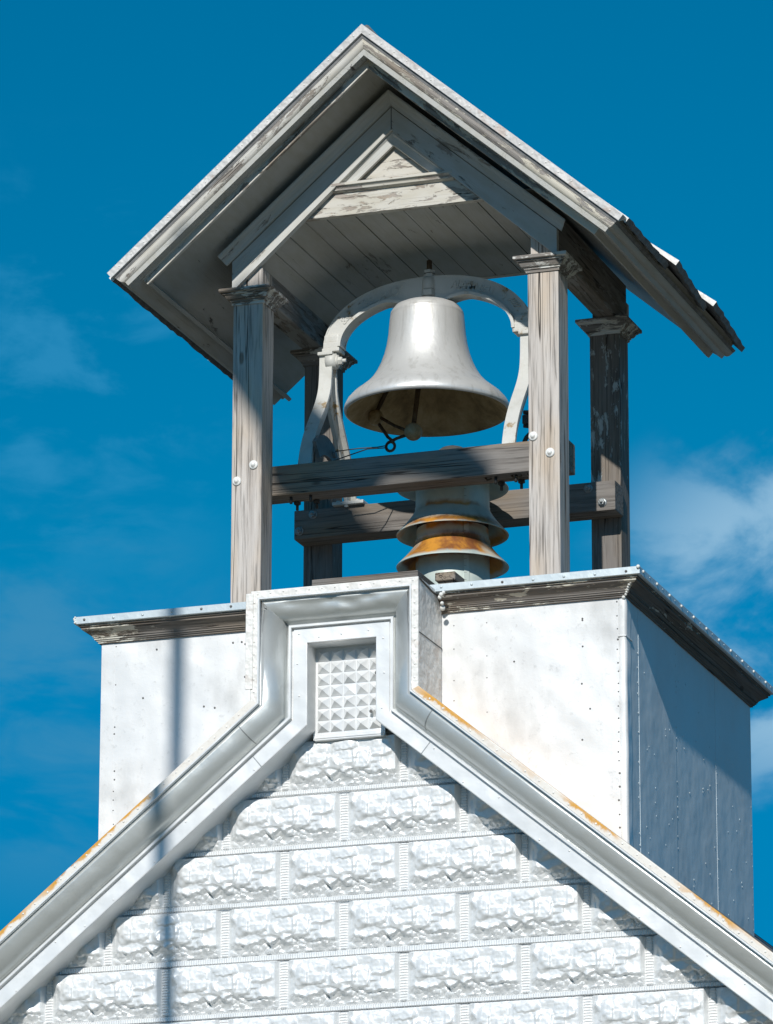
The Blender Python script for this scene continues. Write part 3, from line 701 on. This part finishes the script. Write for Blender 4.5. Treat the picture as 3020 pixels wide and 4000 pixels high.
for sx in (-1, 1):
    t = Vector((sx*math.cos(RK), 0, -math.sin(RK))); nrm = Vector((sx*math.sin(RK), 0, math.cos(RK)))
    A = Vector((XA, YR, ZA)); E1 = A+t*SLN; E2 = E1+Vector((0, LR, 0)); AB = A+Vector((0, LR, 0))
    pth = [E2, E1, A] if sx > 0 else [A, E1, E2]
    sl = (0, TA) if sx > 0 else (TA, 0)
    N = -nrm
    sgn = 1 if N.cross((pth[1]-pth[0]).normalized()).dot((A+t*.5+Vector((0, .5, 0)))-pth[0]) > 0 else -1
    I = lambda prof: [(sgn*o, d) for o, d in prof]
    fl = [(.06, -.003), (.0, -.003), (-.002, 0.0), (-.002, .030), (.010, .0315)]
    mb = MB(); mb.sweep(pth[1:] if sx > 0 else pth[:2], N, I(fl), slide=sl); f_ = mb.build('rake_flashing', m_rflash, roof)
    mb2 = MB()
    for i in range(20):
        s_ = .06+i*.076; pp = A+t*s_-nrm*(.014+random.uniform(-.003, .003))+Vector((0, -.002, 0)); mb2.dome(pp, (0, -1, 0), .0042, .0028, 6)
    mb2.split('nail_head', m_flash, f_)
    m_r = m_rakeL if sx < 0 else m_rakeR
    deck = [(.009, .0305), (.012, .044), (.012, .046)]
    cr = [(.018, .044), (.013, .047), (.013, .050)] + [(.014+.024*(1-math.cos(i/8*math.pi/2)), .050+.030*math.sin(i/8*math.pi/2)) for i in range(9)]
    cr += [(.056, .0812), (.056, .0880), (.058, .0890), (.076, .0895), (.076, .0990), (.078, .1002), (.092, .101), (.092, .129), (.095, .131), (.110, .131), (.1105, .103)]
    mb = MB(); mb.sweep(pth, N, I(deck), slide=sl, caps=False); mb.build('deck_edge', m_shing, roof)
    mb = MB(); mb.sweep(pth, N, I(cr), slide=sl); mb.m = [0]*len(mb.f)
    # eave run uses its own grain direction
    mb.m = [1 if abs(sum(mb.v[i][1] for i in f)/len(f)-(YR+LR/2)) < LR/2-.12 and abs(sum(mb.v[i][0] for i in f)/len(f)) > .95 else 0 for f in mb.f]
    mb.build('crown_moulding', [m_r, m_soff], roof)
    # bed moulding and gable board, front and back
    for yy, dr in ((PYF-.02, 1), (PYF+PD+PW-.012, -1)):
        w = .032; zb = lambda x, o: ZA-.138/math.cos(RK)+.002-o-TA*abs(x-XA)
        poly = [(XA, zb(XA, .062)), (sx*PX, zb(sx*PX, .062)-.0), (sx*PX, 1.602), (sx*(PX-.012), 1.602), (XA, 2.268)]
        mb = MB(); mb.prism(poly, lambda a, b_, w_: (a, w_, b_), yy, yy+w); gb = mb.build('gable_board', m_gabL if sx < 0 else m_gabR, bf)
        if dr > 0:
            b0 = Vector((XA, yy, zb(XA, 0)+.006)); b1 = Vector((sx*(PX+.055), yy, zb(sx*(PX+.055), 0)+.006))
            bp = [(0, -.045), (.006, -.046), (.014, -.040), (.020, -.028), (.034, -.016), (.046, -.012), (.048, -.004), (.048, .0)]
            nn = Vector((0, 1, 0)); pth2 = [b0, b1] if sx > 0 else [b1, b0]
            mb = MB(); mb.sweep(pth2, nn, bp); mb.build('bed_moulding', m_gabL if sx < 0 else m_gabR, gb)
    # side plate over the posts
    mb = MB(); x0, x1 = (PX-.10, PX-.001) if sx > 0 else (-PX+.001, -PX+.10)
    mb.bbox(x0, x1, PYF+.014, PYF+PD+PW-.014, CAPZ+.0715, 1.80, .004); mb.build('side_plate', m_beamy, bf)
    # lapped roof sheets with lifted front corners along the eave
    for k, (ya, yb_, lift) in enumerate(((YR+.05, .80, .006), (.79, 1.40, .036), (1.39, YR+LR+.012, .036)) if sx > 0 else ((YR+.05, .80, .002), (.79, 1.40, .004), (1.39, YR+LR-.03, .004))):
        pts = []
        ny = 14
        for j in range(ny+1):
            f = j/ny; y_ = ya+(yb_-ya)*f
            for s_, k2 in ((.02, 0), (SLN*.62, 0), (SLN*.84, .5), (SLN+.012+(.03 if k and sx > 0 else 0)*(1-f), 1)):
                lf = lift*k2*(1-f)+.0035+.002*k+(.003*math.sin(j*2.1+k) if k2 == 1 else 0)
                jx = random.uniform(-.004, .004) if k2 == 1 else 0
                pts.append((s_+jx, y_, lf))
        top = [Vector((XA, 0, ZA))+t*s_+Vector((0, y_, 0))+nrm*l_ for s_, y_, l_ in pts]
        bot = [p_-nrm*(.026 if i % 4 == 3 else .003) for i, p_ in enumerate(top)]
        nvt = len(top); fcs = []
        for j in range(ny):
            for a in range(3):
                fcs.append((j*4+a, j*4+a+1, j*4+a+5, j*4+a+4)); fcs.append((nvt+j*4+a, nvt+j*4+a+4, nvt+j*4+a+5, nvt+j*4+a+1))
            fcs.append((j*4+3, j*4+7, nvt+j*4+7, nvt+j*4+3))
        for j in (0, ny):
            for a in range(3): fcs.append((j*4+a, j*4+a+1, nvt+j*4+a+1, nvt+j*4+a))
        mb = MB(); mb.add(top+bot, fcs)
        fr = [abs(sum(mb.v[i][1] for i in f_)/4-ya) < 1e-4 for f_ in mb.f]; mb.m = [1 if q_ else 0 for q_ in fr]  # front edge faces whitened against the grey sheet, sunlight put into their colour
        mb.build('roof_sheet', [m_shing, m_flash], roof)
# ridge cap
mb = MB(); mb.tube([(XA, YR+.06, ZA+.004), (XA, YR+LR-.01, ZA+.004)], .018, 10); mb.build('ridge_roll', m_shing, roof)
# joint line at the apex of the gable boards and rake
mb = MB(); mb.box(XA-.0016, XA+.0016, PYF-.0212, PYF-.019, 2.27, 2.40); mb.build('mitre_joint', m_dark, bf)
# tympanum: panel, trim, ledge, beam board
for yy, dr in ((PYF+.012, 1), (PYF+PD+PW-.045, -1)):
    mb = MB()
    mb.prism([(-.30, 2.03), (.285, 2.03), (XA, 2.28)], lambda a, b_, w_: (a, w_, b_), yy+.026, yy+.034); ty = mb.build('tympanum_panel', m_tymp, bf)
    if dr > 0:
        tr = [(0, 0), (0, -.022), (.008, -.024), (.014, -.016), (.030, -.012), (.046, -.010), (.049, 0)]
        mb = MB(); mb.sweep([(-.272, yy+.008, 2.268-TA*.264), (XA, yy+.008, 2.268), (.256, yy+.008, 2.268-TA*.264)], (0, 1, 0), tr); mb.build('panel_trim', m_gabL, ty)
        mb = MB(); lp = [(-.296, 2.043), (.28, 2.043)]
        prof = [(0, 2.058), (-.036, 2.047), (-.040, 2.044), (-.040, 2.034), (-.034, 2.032), (-.026, 2.024), (-.024, 2.016), (-.012, 2.010), (0, 2.008)]
        vs = [(x_, yy+.006+a, z_) for x_ in (-.292, .276) for a, z_ in prof]; k = len(prof)
        mb.add(vs, [(a, a+1, k+a+1, k+a) for a in range(k-1)]+[list(range(k)), list(range(k, 2*k))[::-1]]); mb.build('ledge', m_tymp, ty)
    mb = MB(); mb.prism([(-.44, 1.905), (.428, 1.905), (.30, 2.030), (-.316, 2.030)], lambda a, b_, w_: (a, w_, b_), yy+.002, yy+.035); mb.build('tympanum_beam', m_tymp, bf)
# ceiling boards
mb = MB(); ya, yb2 = PYF+.03, PYF+PD+PW-.045
tray = [(-.655, 1.735), (-.46, 1.905), (-.455, 1.909)]
def board(xa, za, xb, zb_):
    dirv = Vector((xb-xa, 0, zb_-za)); L = dirv.length; dirv.normalize(); nn = Vector((dirv.z, 0, -dirv.x))
    g_ = .0025; a = Vector((xa, 0, za))+dirv*g_; b_ = Vector((xb, 0, zb_))-dirv*g_; up = Vector((0, 0, .012)); j = random.uniform(0, .003)
    vs = []
    for y_ in (ya, yb2):
        for p_ in (a, b_): vs.append((p_.x, y_, p_.z+j)); vs.append((p_.x, y_, p_.z+.014+j))
    mb.add(vs, [(0, 2, 6, 4), (1, 5, 7, 3), (0, 4, 5, 1), (2, 3, 7, 6), (0, 1, 3, 2), (4, 6, 7, 5)])
xw = -.44
while xw < .43:
    w_ = random.choice((.105, .135, .12)); board(xw, 1.906, min(xw+w_, .44), 1.906); xw += w_
for sx in (-1, 1):
    P0, P1 = (.665, 1.726), (.44, 1.906); nb = 3
    for i in range(nb):
        a, b_ = i/nb, (i+1)/nb
        q0 = (sx*(P0[0]+(P1[0]-P0[0])*a), P0[1]+(P1[1]-P0[1])*a); q1 = (sx*(P0[0]+(P1[0]-P0[0])*b_), P0[1]+(P1[1]-P0[1])*b_)
        board(*(q0+q1)) if sx < 0 else board(*(q1+q0))
mb.box(-.66, .66, ya, yb2, 1.93, 1.934)
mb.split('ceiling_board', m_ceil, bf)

# ------------------------------------------------------------------ bell
BX, BY = -.026, 1.07
bl = thing('bell', (BX, BY, 1.635), 'silver painted cast bell hanging mouth down from the arched iron yoke', 'bell')
outer = [(.0005, 1.640), (.07, 1.639), (.118, 1.633), (.145, 1.620), (.160, 1.600), (.1665, 1.575), (.170, 1.545), (.1745, 1.49), (.182, 1.44), (.193, 1.395), (.208, 1.352), (.227, 1.312), (.250, 1.276), (.278, 1.246), (.308, 1.221), (.338, 1.197), (.360, 1.172), (.371, 1.150), (.374, 1.136), (.371, 1.126), (.362, 1.122)]
inner = [(.345, 1.134), (.31, 1.165), (.27, 1.20), (.236, 1.245), (.206, 1.30), (.184, 1.36), (.168, 1.43), (.157, 1.52), (.14, 1.585), (.10, 1.61), (.0005, 1.615)]
mb = MB(); k = len(outer)-1; mb.lathe([(a, b-.008) for a, b in outer+inner], (BX, BY, 0), 96, mf=[0]*k+[1]*len(inner)); mb.build('bell_shell', [m_bell, m_bellin], bl)
mb = MB(); mb.lathe([(.158, 1.598), (.1635, 1.594), (.1655, 1.586), (.1665, 1.578)], (BX, BY, -.008), 64); mb.build('shoulder_bead', m_bell, bl)
b1, b2 = Vector((-.293, 1.135, 1.138)), Vector((-.078, 1.03, 1.020)); ring = Vector((-.20, 1.07, .975))
ck = MB(); ck.sphere(b1, .0365, 24); ck.sphere(b2, .041, 24); cl = ck.split('clapper', m_ball, bl)[0]
mb = MB()
mb.tube([b1+Vector((.0, 0, .02)), (-.16, 1.10, 1.38), (BX-.02, BY, 1.58)], [.009, .011, .012], 10)
mb.tube([b2+Vector((0, 0, .02)), (-.052, 1.05, 1.3), (BX, BY, 1.58)], [.011, .013, .013], 10)
mb.tube([b1+Vector((.02, -.01, 0)), (b1+b2)/2+Vector((0, 0, -.004)), b2+Vector((-.03, .01, .01))], .007, 8)
mb.tube([b1+Vector((.015, 0, -.03)), ring+Vector((-.012, 0, .045)), ring+Vector((.016, 0, .02))], .0075, 8)
mb.tube([b2+Vector((-.03, 0, -.012)), ring+Vector((.03, 0, .035)), ring+Vector((-.012, 0, .018))], .0075, 8)
mb.tube([ring+Vector((.0205*math.cos(a*math.pi/9), 0, .0215*math.sin(a*math.pi/9))) for a in range(18)], .0068, 8, closed=True)
mb.build('clapper_rod', m_rod, cl)

# ------------------------------------------------------------------ bell frame
FXc = -.022; HX = .476; AZ = 1.462
fr = thing('bell_stand', (FXc, BY, BZ+BH), 'off white cast iron bell stand with arched lettered yoke bolted across two beams', 'bell stand')
def yo(x):   # outer arch height
    a = min(1, abs(x)/.492); return AZ+.290*max(0, 1-a**2.25)**(1/2.05)
def yi(x):
    a = min(1, abs(x)/.408); e = AZ+.205*max(0, 1-a**2.2)**(1/2.05); w = max(0, min(1, (.20-abs(x))/.10)); return e*(1-w)+min(e, 1.628)*w
NA = 72; outp = []; inp = []
for i in range(NA+1):
    th = math.pi*i/NA; c_ = math.cos(th); so = (abs(c_)**.93)*(1 if c_ > 0 else -1)
    outp.append((FXc+.492*so, yo(.492*so))); inp.append((FXc+.408*so, yi(.408*so)))
mb = MB(); th_ = .017
for yy0, yy1, o_, n_ in ((BY-th_, BY+th_, outp, inp),):
    vs = []
    for (a, b) in zip(o_, n_):
        vs += [(a[0], yy0, a[1]), (b[0], yy0, b[1]), (b[0], yy1, b[1]), (a[0], yy1, a[1])]
    fs = []
    for i in range(NA):
        for q0, q1 in ((0, 1), (1, 2), (2, 3), (3, 0)): fs.append((i*4+q0, i*4+q1, i*4+4+q1, i*4+4+q0))
    fs += [(0, 1, 2, 3), (NA*4, NA*4+3, NA*4+2, NA*4+1)]
    mb.add(vs, fs)
# broad inner flange, thin outer rib
def rib(path2, off, half, thick):
    vs = []
    for i, (x_, z_) in enumerate(path2):
        p0, p1 = path2[max(0, i-1)], path2[min(NA, i+1)]; tx, tz = p1[0]-p0[0], p1[1]-p0[1]; L = math.hypot(tx, tz) or 1; nx_, nz_ = tz/L, -tx/L
        if nx_*(FXc-x_)+nz_*(1.3-z_) < 0: nx_, nz_ = -nx_, -nz_
        for (yy, t_) in ((BY-half, off), (BY+half, off), (BY+half, off+thick), (BY-half, off+thick)): vs.append((x_+nx_*t_, yy, z_+nz_*t_))
    fs = [(i*4+q, i*4+(q+1) % 4, i*4+4+(q+1) % 4, i*4+4+q) for i in range(NA) for q in range(4)]+[(0, 1, 2, 3), (NA*4+3, NA*4+2, NA*4+1, NA*4)]
    mb.add(vs, fs)
rib(inp, -.012, .040, .014)
rib(outp, -.002, .0195, .006)
for sx in (-1, 1):   # broad feet of the arch
    xx = FXc+sx*.452
    mb.bbox(xx-.037, xx+.037, BY-.034, BY+.034, AZ-.004, AZ+.024, .004, seg=2)
    mb.bbox(xx-.041, xx+.041, BY-.040, BY+.040, AZ-.022, AZ-.0045, .004, seg=2)
    mb.bbox(xx-.036, xx+.036, BY-.027, BY+.027, AZ+.02, AZ+.062, .010, seg=2)
yk = mb.build('yoke', m_cast, fr)
# raised lettering on the arch
def letters(txt, s0, s1, m_):
    """place characters along the arch centre line between parameter x positions s0..s1"""
    tot = MB(); N_ = len(txt)
    for i, ch in enumerate(txt):
        if ch == ' ': continue
        f = (i+.5)/N_; a0 = s0+(s1-s0)*f; th = a0
        c_ = math.cos(th); so = (abs(c_)**.93)*(1 if c_ > 0 else -1)
        xo_, zo_ = FXc+.492*so, yo(.492*so); xi_, zi_ = FXc+.408*so, yi(.408*so)
        nx_, nz_ = xo_-xi_, zo_-zi_
        c2 = math.cos(th+.02); so2 = (abs(c2)**.93)*(1 if c2 > 0 else -1); tx, tz = xo_-(FXc+.492*so2), zo_-yo(.492*so2); L = math.hypot(tx, tz); tx, tz = tx/L, tz/L
        nx_, nz_ = -tz, tx
        cu = bpy.data.curves.new('letter_tmp', 'FONT'); cu.body = ch; cu.size = .050; cu.extrude = .0022; cu.align_x = 'CENTER'; cu.offset = .0006
        ot = bpy.data.objects.new('letter_tmp', cu); COL.objects.link(ot); dg = bpy.context.evaluated_depsgraph_get(); dg.update()
        me_ = bpy.data.meshes.new_from_object(ot.evaluated_get(dg))
        bx_, bz_ = xo_-nx_*.058, zo_-nz_*.058
        tot.add([(bx_+tx*v_.co.x+nx_*v_.co.y, BY-th_-v_.co.z-.0012, bz_+tz*v_.co.x+nz_*v_.co.y) for v_ in me_.vertices], [list(p_.vertices) for p_ in me_.polygons])
        bpy.data.objects.remove(ot); bpy.data.curves.remove(cu); bpy.data.meshes.remove(me_)
    return tot
lt = letters('& CO. STEEL ALLOY', R(150), R(103), None); l2 = letters('ALARM BELL  2', R(77), R(38), None)
lt.add(l2.v, l2.f)
for k_ in range(5):   # little leaf ornament after the words
    th = R(31-k_*2.2); c_ = math.cos(th); so = abs(c_)**.93; xo_, zo_ = FXc+.492*so, yo(.492*so); xi_, zi_ = FXc+.408*so, yi(.408*so)
    lt.tube([(xi_*.6+xo_*.4, BY-th_-.001, zi_*.6+zo_*.4+.012), (xi_*.3+xo_*.7, BY-th_-.0025, zi_*.3+zo_*.7), (xi_*.15+xo_*.85, BY-th_-.001, zi_*.15+zo_*.85-.006)], .0028, 5)
lt.split('letter', m_cast, yk)
mb = MB()   # king bolt
kx = FXc+.008
mb.lathe([(.034, 1.615), (.034, 1.648), (.027, 1.652), (.027, 1.66)], (kx, BY-.004, 0), 20); mb.hexnut((kx, BY-.004, 1.660), (0, 0, 1), .040, .034)
mb.lathe([(.0325, 1.694), (.0325, 1.728), (.030, 1.744), (.024, 1.752)], (kx, BY-.004, 0), 20); mb.hexnut((kx, BY-.004, 1.752), (0, 0, 1), .026, .017, rot=.6); mb.hexnut((kx, BY-.004, 1.770), (0, 0, 1), .0275, .016, rot=.1)
mb.lathe([(.0125, 1.785), (.0125, 1.832), (.008, 1.835), (.0005, 1.836)], (kx, BY-.004, 0), 12, m=1); mb.build('king_bolt', [m_cast, m_rod], fr)
# A stands
leg = [(1.036, 1.438), (1.034, 1.38), (1.030, 1.32), (1.018, 1.26), (.990, 1.205), (.950, 1.15), (.905, 1.095), (.862, 1.04), (.825, .985), (.795, .93), (.775, .88), (.762, .84), (.756, BZ+BH+.006)]
def smooth_pts(pts, n):
    out = []
    for i in range(len(pts)-1):
        p0, p1, p2, p3 = [Vector((*pts[max(0, min(len(pts)-1, j))], 0)) for j in (i-1, i, i+1, i+2)]
        for q in range(n):
            t_ = q/n; out.append(.5*((2*p1)+(-p0+p2)*t_+(2*p0-5*p1+4*p2-p3)*t_**2+(-p0+3*p1-3*p2+p3)*t_**3))
    out.append(Vector((*pts[-1], 0))); return [(v_.x, v_.y) for v_ in out]
LEG = smooth_pts(leg, 3)
for sx in (-1, 1):
    xx = FXc+sx*HX; mb = MB()
    for side in (0, 1):
        pts = [(y_, z_) if side == 0 else (2*BY-y_, z_-(.011 if z_ < .83 else 0)) for y_, z_ in LEG]
        vs = []; n = len(pts); hw = .030
        for i, (y_, z_) in enumerate(pts):
            p0, p1 = pts[max(0, i-1)], pts[min(n-1, i+1)]; ty_, tz_ = p1[0]-p0[0], p1[1]-p0[1]; L = math.hypot(ty_, tz_); ny_, nz_ = -tz_/L, ty_/L
            if (ny_ > 0) == (side == 0): pass
            inn = 1 if ((BY-y_)*ny_ > 0) else -1; ny_, nz_ = ny_*inn, nz_*inn
            for xo_, t_ in ((-hw, 0), (hw, 0), (hw, .016), (.008, .020), (.008, .020+.050*min(1, (1.44-z_)/.12)), (-.008, .020+.050*min(1, (1.44-z_)/.12)), (-.008, .020), (-hw, .016)):
                vs.append((xx+xo_, y_+ny_*t_, z_+nz_*t_))
        k = 8
        mb.add(vs, [(i*k+a, i*k+(a+1) % k, (i+1)*k+(a+1) % k, (i+1)*k+a) for i in range(n-1) for a in range(k)]+[[a for a in range(k)], [(n-1)*k+a for a in range(k)]], 0, False)
        yft = pts[-1][0]; zt = BZ+BH if side == 0 else .663+BH
        mb.bbox(xx-.062, xx+.062, yft-.025, yft+.075 if side == 0 else yft+.028, zt+.0005, zt+.016, .004, seg=2) if side == 0 else mb.bbox(xx-.066, xx+.085, yft-.075, yft+.025, zt+.0005, zt+.016, .004, seg=2)
        for dx_ in (-.045, .047):
            mb.hexnut((xx+dx_, yft+(.03 if side == 0 else -.045), zt+.016), (0, 0, 1), .012, .012)
    # web between the legs at the top
    mb.prism([(1.045, 1.435), (2*BY-1.045, 1.435), (2*BY-1.04, 1.34), (BY+.012, 1.31), (BY, 1.318), (BY-.012, 1.31), (1.04, 1.34)], lambda a, b_, w_: (w_, a, b_), xx-.009, xx+.009)
    mb.bbox(xx-.035, xx+.035, 1.02, 2*BY-1.02, 1.424, AZ-.0225, .004, seg=2)
    # trunnion boss and bolt on the inner side
    s_ = -sx
    if sx < 0:
     mb.tube([(xx, BY-.015, 1.398), (xx+s_*.048, BY-.015, 1.398)], .036, 16); mb.tube([(xx+s_*.046, BY-.015, 1.398), (xx+s_*.056, BY-.015, 1.398)], .028, 16)
     mb.hexnut((xx+s_*.056, BY-.015, 1.398), (s_, 0, 0), .019, .018); mb.tube([(xx+s_*.07, BY-.015, 1.398), (xx+s_*.09, BY-.015, 1.398)], .009, 8)
    st = mb.build('side_support', m_cast, fr)
    mb = MB()
    for dx_ in (-.045, .047):
        mb.tube([(xx+dx_, .80, BZ-.001), (xx+dx_, .80, BZ-.040)], .007, 8); mb.hexnut((xx+dx_, .80, BZ-.001), (0, 0, -1), .016, .014)
        mb.tube([(xx+dx_, .72, BZ-.001), (xx+dx_, .72, BZ-.032)], .007, 8)
    mb.split('anchor_bolt', m_dark, st)
# curved hammer bracket at the left stand and wheel bracket at the right
mb = MB(); xx = FXc-HX+.045; pp = []
for i in range(15):
    a = R(150-i*9.5); pp.append((.93-.165*math.cos(a)*-1*-1, .80+.0+.19*math.sin(a)))
po = [(.915+.20*math.cos(R(140-i*10)), .815+.185*math.sin(R(140-i*10))) for i in range(14)]
pi_ = [(.925+.135*math.cos(R(140-i*10)), .815+.095*math.sin(R(140-i*10))) for i in range(14)]
mb.prism(po+pi_[::-1], lambda a, b_, w_: (w_, a, b_), xx-.008, xx+.008)
for a in (62, 33):
    mb.hexnut((xx+.008, .918+.168*math.cos(R(a)), .815+.14*math.sin(R(a))), (1, 0, 0), .015, .014)
mb.build('hammer_bracket', m_dark if False else mat_plain('grey_painted_iron', (.22, .23, .23), .55, .1, 30, .5), fr)
mb = MB(); xr = FXc+HX
mb.tube([(xr-.03, 1.08, 1.075), (xr+.02, 1.08, 1.07), (xr+.05, 1.10, 1.05), (xr+.06, 1.12, 1.02)], .010, 8)
mb.bbox(xr-.035, xr+.05, 1.07, 1.09, 1.018, 1.062, .004)
mb.tube([(xr-.03, 1.08, 1.012), (xr+.03, 1.08, 1.0), (xr+.05, 1.08, .985)], .009, 8)
mb.tube([(xr+.02+.055*math.cos(a*math.pi/10), 1.10, .93+.055*math.sin(a*math.pi/10)) for a in range(20)], .011, 8, closed=True)
mb.build('wheel_bracket', m_dark, fr)

# ------------------------------------------------------------------ pull wire
mb = MB(); wx = FXc-HX+.05
mb.tube([(wx+.012, 1.00, .955), (wx+.12, 1.0, .958), (wx+.20, 1.03, .965), ring+Vector((-.022, 0, .006)), ring+Vector((-.016, 0, .0)), ring+Vector((-.022, 0, -.004)), (wx+.18, .95, .935), (wx+.09, .85, .872), (wx+.03, .80, .835)], .0026, 6)
pw = mb.build('pull_wire', m_dark); tag(pw, 'thin dark wire looped from the clapper ring to the left iron stand', 'wire')

# ------------------------------------------------------------------ roof vent
VX, VY = .093, 1.07
rvn = thing('roof_vent', (VX, VY, 0), 'grey green sheet metal vent stack with rusty flared skirts, standing below the bell', 'roof vent')
pr = .164
mb = MB(); mb.lathe([(pr, .0), (pr, .50), (pr-.004, .505), (pr-.004, .555)], (VX, VY, 0), 64); mb.lathe([(pr+.0005, .60), (pr+.0005, .80)], (VX, VY, 0), 64)
# standing seam with nicks
sa = R(-50)
sx0, sy0 = VX+math.cos(sa)*(pr+.0015), VY+math.sin(sa)*(pr+.0015)
for z0, z1 in ((0, .40), (.50, .555), (.645, .80)):
    c_ = Vector((sx0, sy0, (z0+z1)/2)); tn = Vector((-math.sin(sa), math.cos(sa), 0)); nr = Vector((math.cos(sa), math.sin(sa), 0)); hh = (z1-z0)/2
    vs = [c_+tn*a*.012+nr*b*.0022+Vector((0, 0, d*hh)) for d in (-1, 1) for b in (-1, 1) for a in (-1, 1)]
    mb.add(vs, [(0, 2, 3, 1), (4, 5, 7, 6), (0, 1, 5, 4), (2, 6, 7, 3), (0, 4, 6, 2), (1, 3, 7, 5)])
pipe = mb.build('pipe', m_vent, rvn)
mb = MB(); z = .03
while z < .79:
    if not (.40 < z < .50 or .55 < z < .64):
        c_ = Vector((sx0+.001*math.cos(sa), sy0+.001*math.sin(sa), z)); tn = Vector((-math.sin(sa), math.cos(sa), 0)); mb.tube([c_-tn*.012, c_-tn*.001], .0016, 5)
    z += .032
mb.split('seam_rivet', m_rod, pipe)
def skirt(zr, zc_, nm):
    b = MB()
    p_ = [(pr+.003, zc_+.022), (pr+.0035, zc_+.004), (pr+.007, zc_)]
    for i in range(1, 8):
        f = i/7; p_.append((pr+.007+(.248-pr-.007)*f, zc_+(zr-zc_)*(f**.82)))
    p_ += [(.2505, zr-.003), (.2495, zr-.006), (.246, zr-.004)]
    for i in range(7, -1, -1):
        f = i/7; p_.append((pr+.005+(.243-pr-.005)*f, zc_+(zr-zc_)*(f**.82)-.004))
    b.lathe(p_, (VX, VY, 0), 72); return b.build(nm, m_vent, rvn)
skirt(.388, .480, 'skirt'); skirt(.535, .634, 'skirt'); skirt(.752, .81, 'skirt')
mb = MB()   # louvre gap: dark core and thin slats
mb.lathe([(pr-.03, .55), (pr-.03, .64)], (VX, VY, 0), 48, m=1)
for i in range(110):
    a = 2*math.pi*i/110; c_, s_ = math.cos(a), math.sin(a)
    mb.tube([(VX+(pr-.006)*c_, VY+(pr-.006)*s_, .552), (VX+(pr-.006)*c_, VY+(pr-.006)*s_, .638)], .0018, 4, cap=False)
mb.build('louvre', [m_dark, m_nail], rvn)
mb = MB(); mb.lathe([(.20, .80), (.19, .815), (.12, .88), (.05, .935), (.0005, .952)], (VX, VY, 0), 48); mb.build('cap', mat_plain('dark_vent_cap', (.13, .13, .125), .6, .2, 20, .4), rvn)

# ------------------------------------------------------------------ loose timber on the tower roof
mb = MB(); mb.bbox(-.215, .262, .095, .33, .068, .098, .004, seg=2); mb.bbox(-.19, .24, .11, .32, .001, .068, .004)
pk = mb.build('plank', mat_wood('dark_plank', 'x', .55, seed=20, warm=.15)); tag(pk, 'dark weathered plank hatch lying behind the white boxed peak', 'plank')
mb = MB(); mb.bbox(.335, .425, .105, .235, .045, .082, .003); mb.bbox(.345, .415, .12, .22, .001, .045, .003)
bk = mb.build('wood_block', mat_wood('brown_block', 'y', .7, seed=22, warm=.5)); tag(bk, 'small brown wood block at the tower roof edge in front of the vent', 'wood block')

# ------------------------------------------------------------------ unseen pole and cloth, added outside the frame to cast a soft shadow
def tosun(x, z, y=-7.5):
    k = (.54-y); return Vector((x+k*math.tan(R(SUN_AZ)), y, z+k*math.tan(R(SUN_EL))/math.cos(R(SUN_AZ))))
fp = thing('shadow_pole', (tosun(-.875, 0).x, -7.5, GZ), 'unseen slim white pole with cloth added to cast a shadow on the church front', 'shadow_pole')
pxx = tosun(-.875, 0).x; ztop = tosun(0, 1.42).z
mb = MB(); mb.tube([(pxx, -7.5, GZ), (pxx, -7.5, ztop)], [.046, .034], 12); mb.sphere((pxx, -7.5, ztop+.05), .06, 12); mb.build('pole', m_bolt, fp)
up_ = [(-.875, 1.40), (-.76, 1.56), (-.62, 1.60), (-.50, 1.48), (-.35, 1.29), (-.1, 1.10), (.10, 1.0), (.30, .89), (.425, .80)]  # cloth outline drawn from the wanted shadow edge on post and beam
lo_ = [(-.875, 1.30), (-.74, 1.12), (-.63, .96), (-.57, .80), (-.30, .68), (-.14, .66), (-.08, .74), (.10, .752), (.42, .752)]
mb = MB(); vs = []; nn_ = 12
U2 = smooth_pts(up_, 4); L2 = smooth_pts(lo_, 4)
for (a, b) in zip(U2, L2):
    for j in range(nn_+1):
        f = j/nn_; p_ = tosun(a[0]*(1-f)+b[0]*f, a[1]*(1-f)+b[1]*f); p_.y += .06*math.sin(p_.x*7+f*2); vs.append(p_)
k = nn_+1
mb.add(vs, [(i*k+j, i*k+j+1, (i+1)*k+j+1, (i+1)*k+j) for i in range(len(U2)-1) for j in range(nn_)], 0, True); mb.build('shadow_flag', mat_plain('shadow_flag_cloth', (.25, .25, .3), .9, 0, 20, .2), fp)
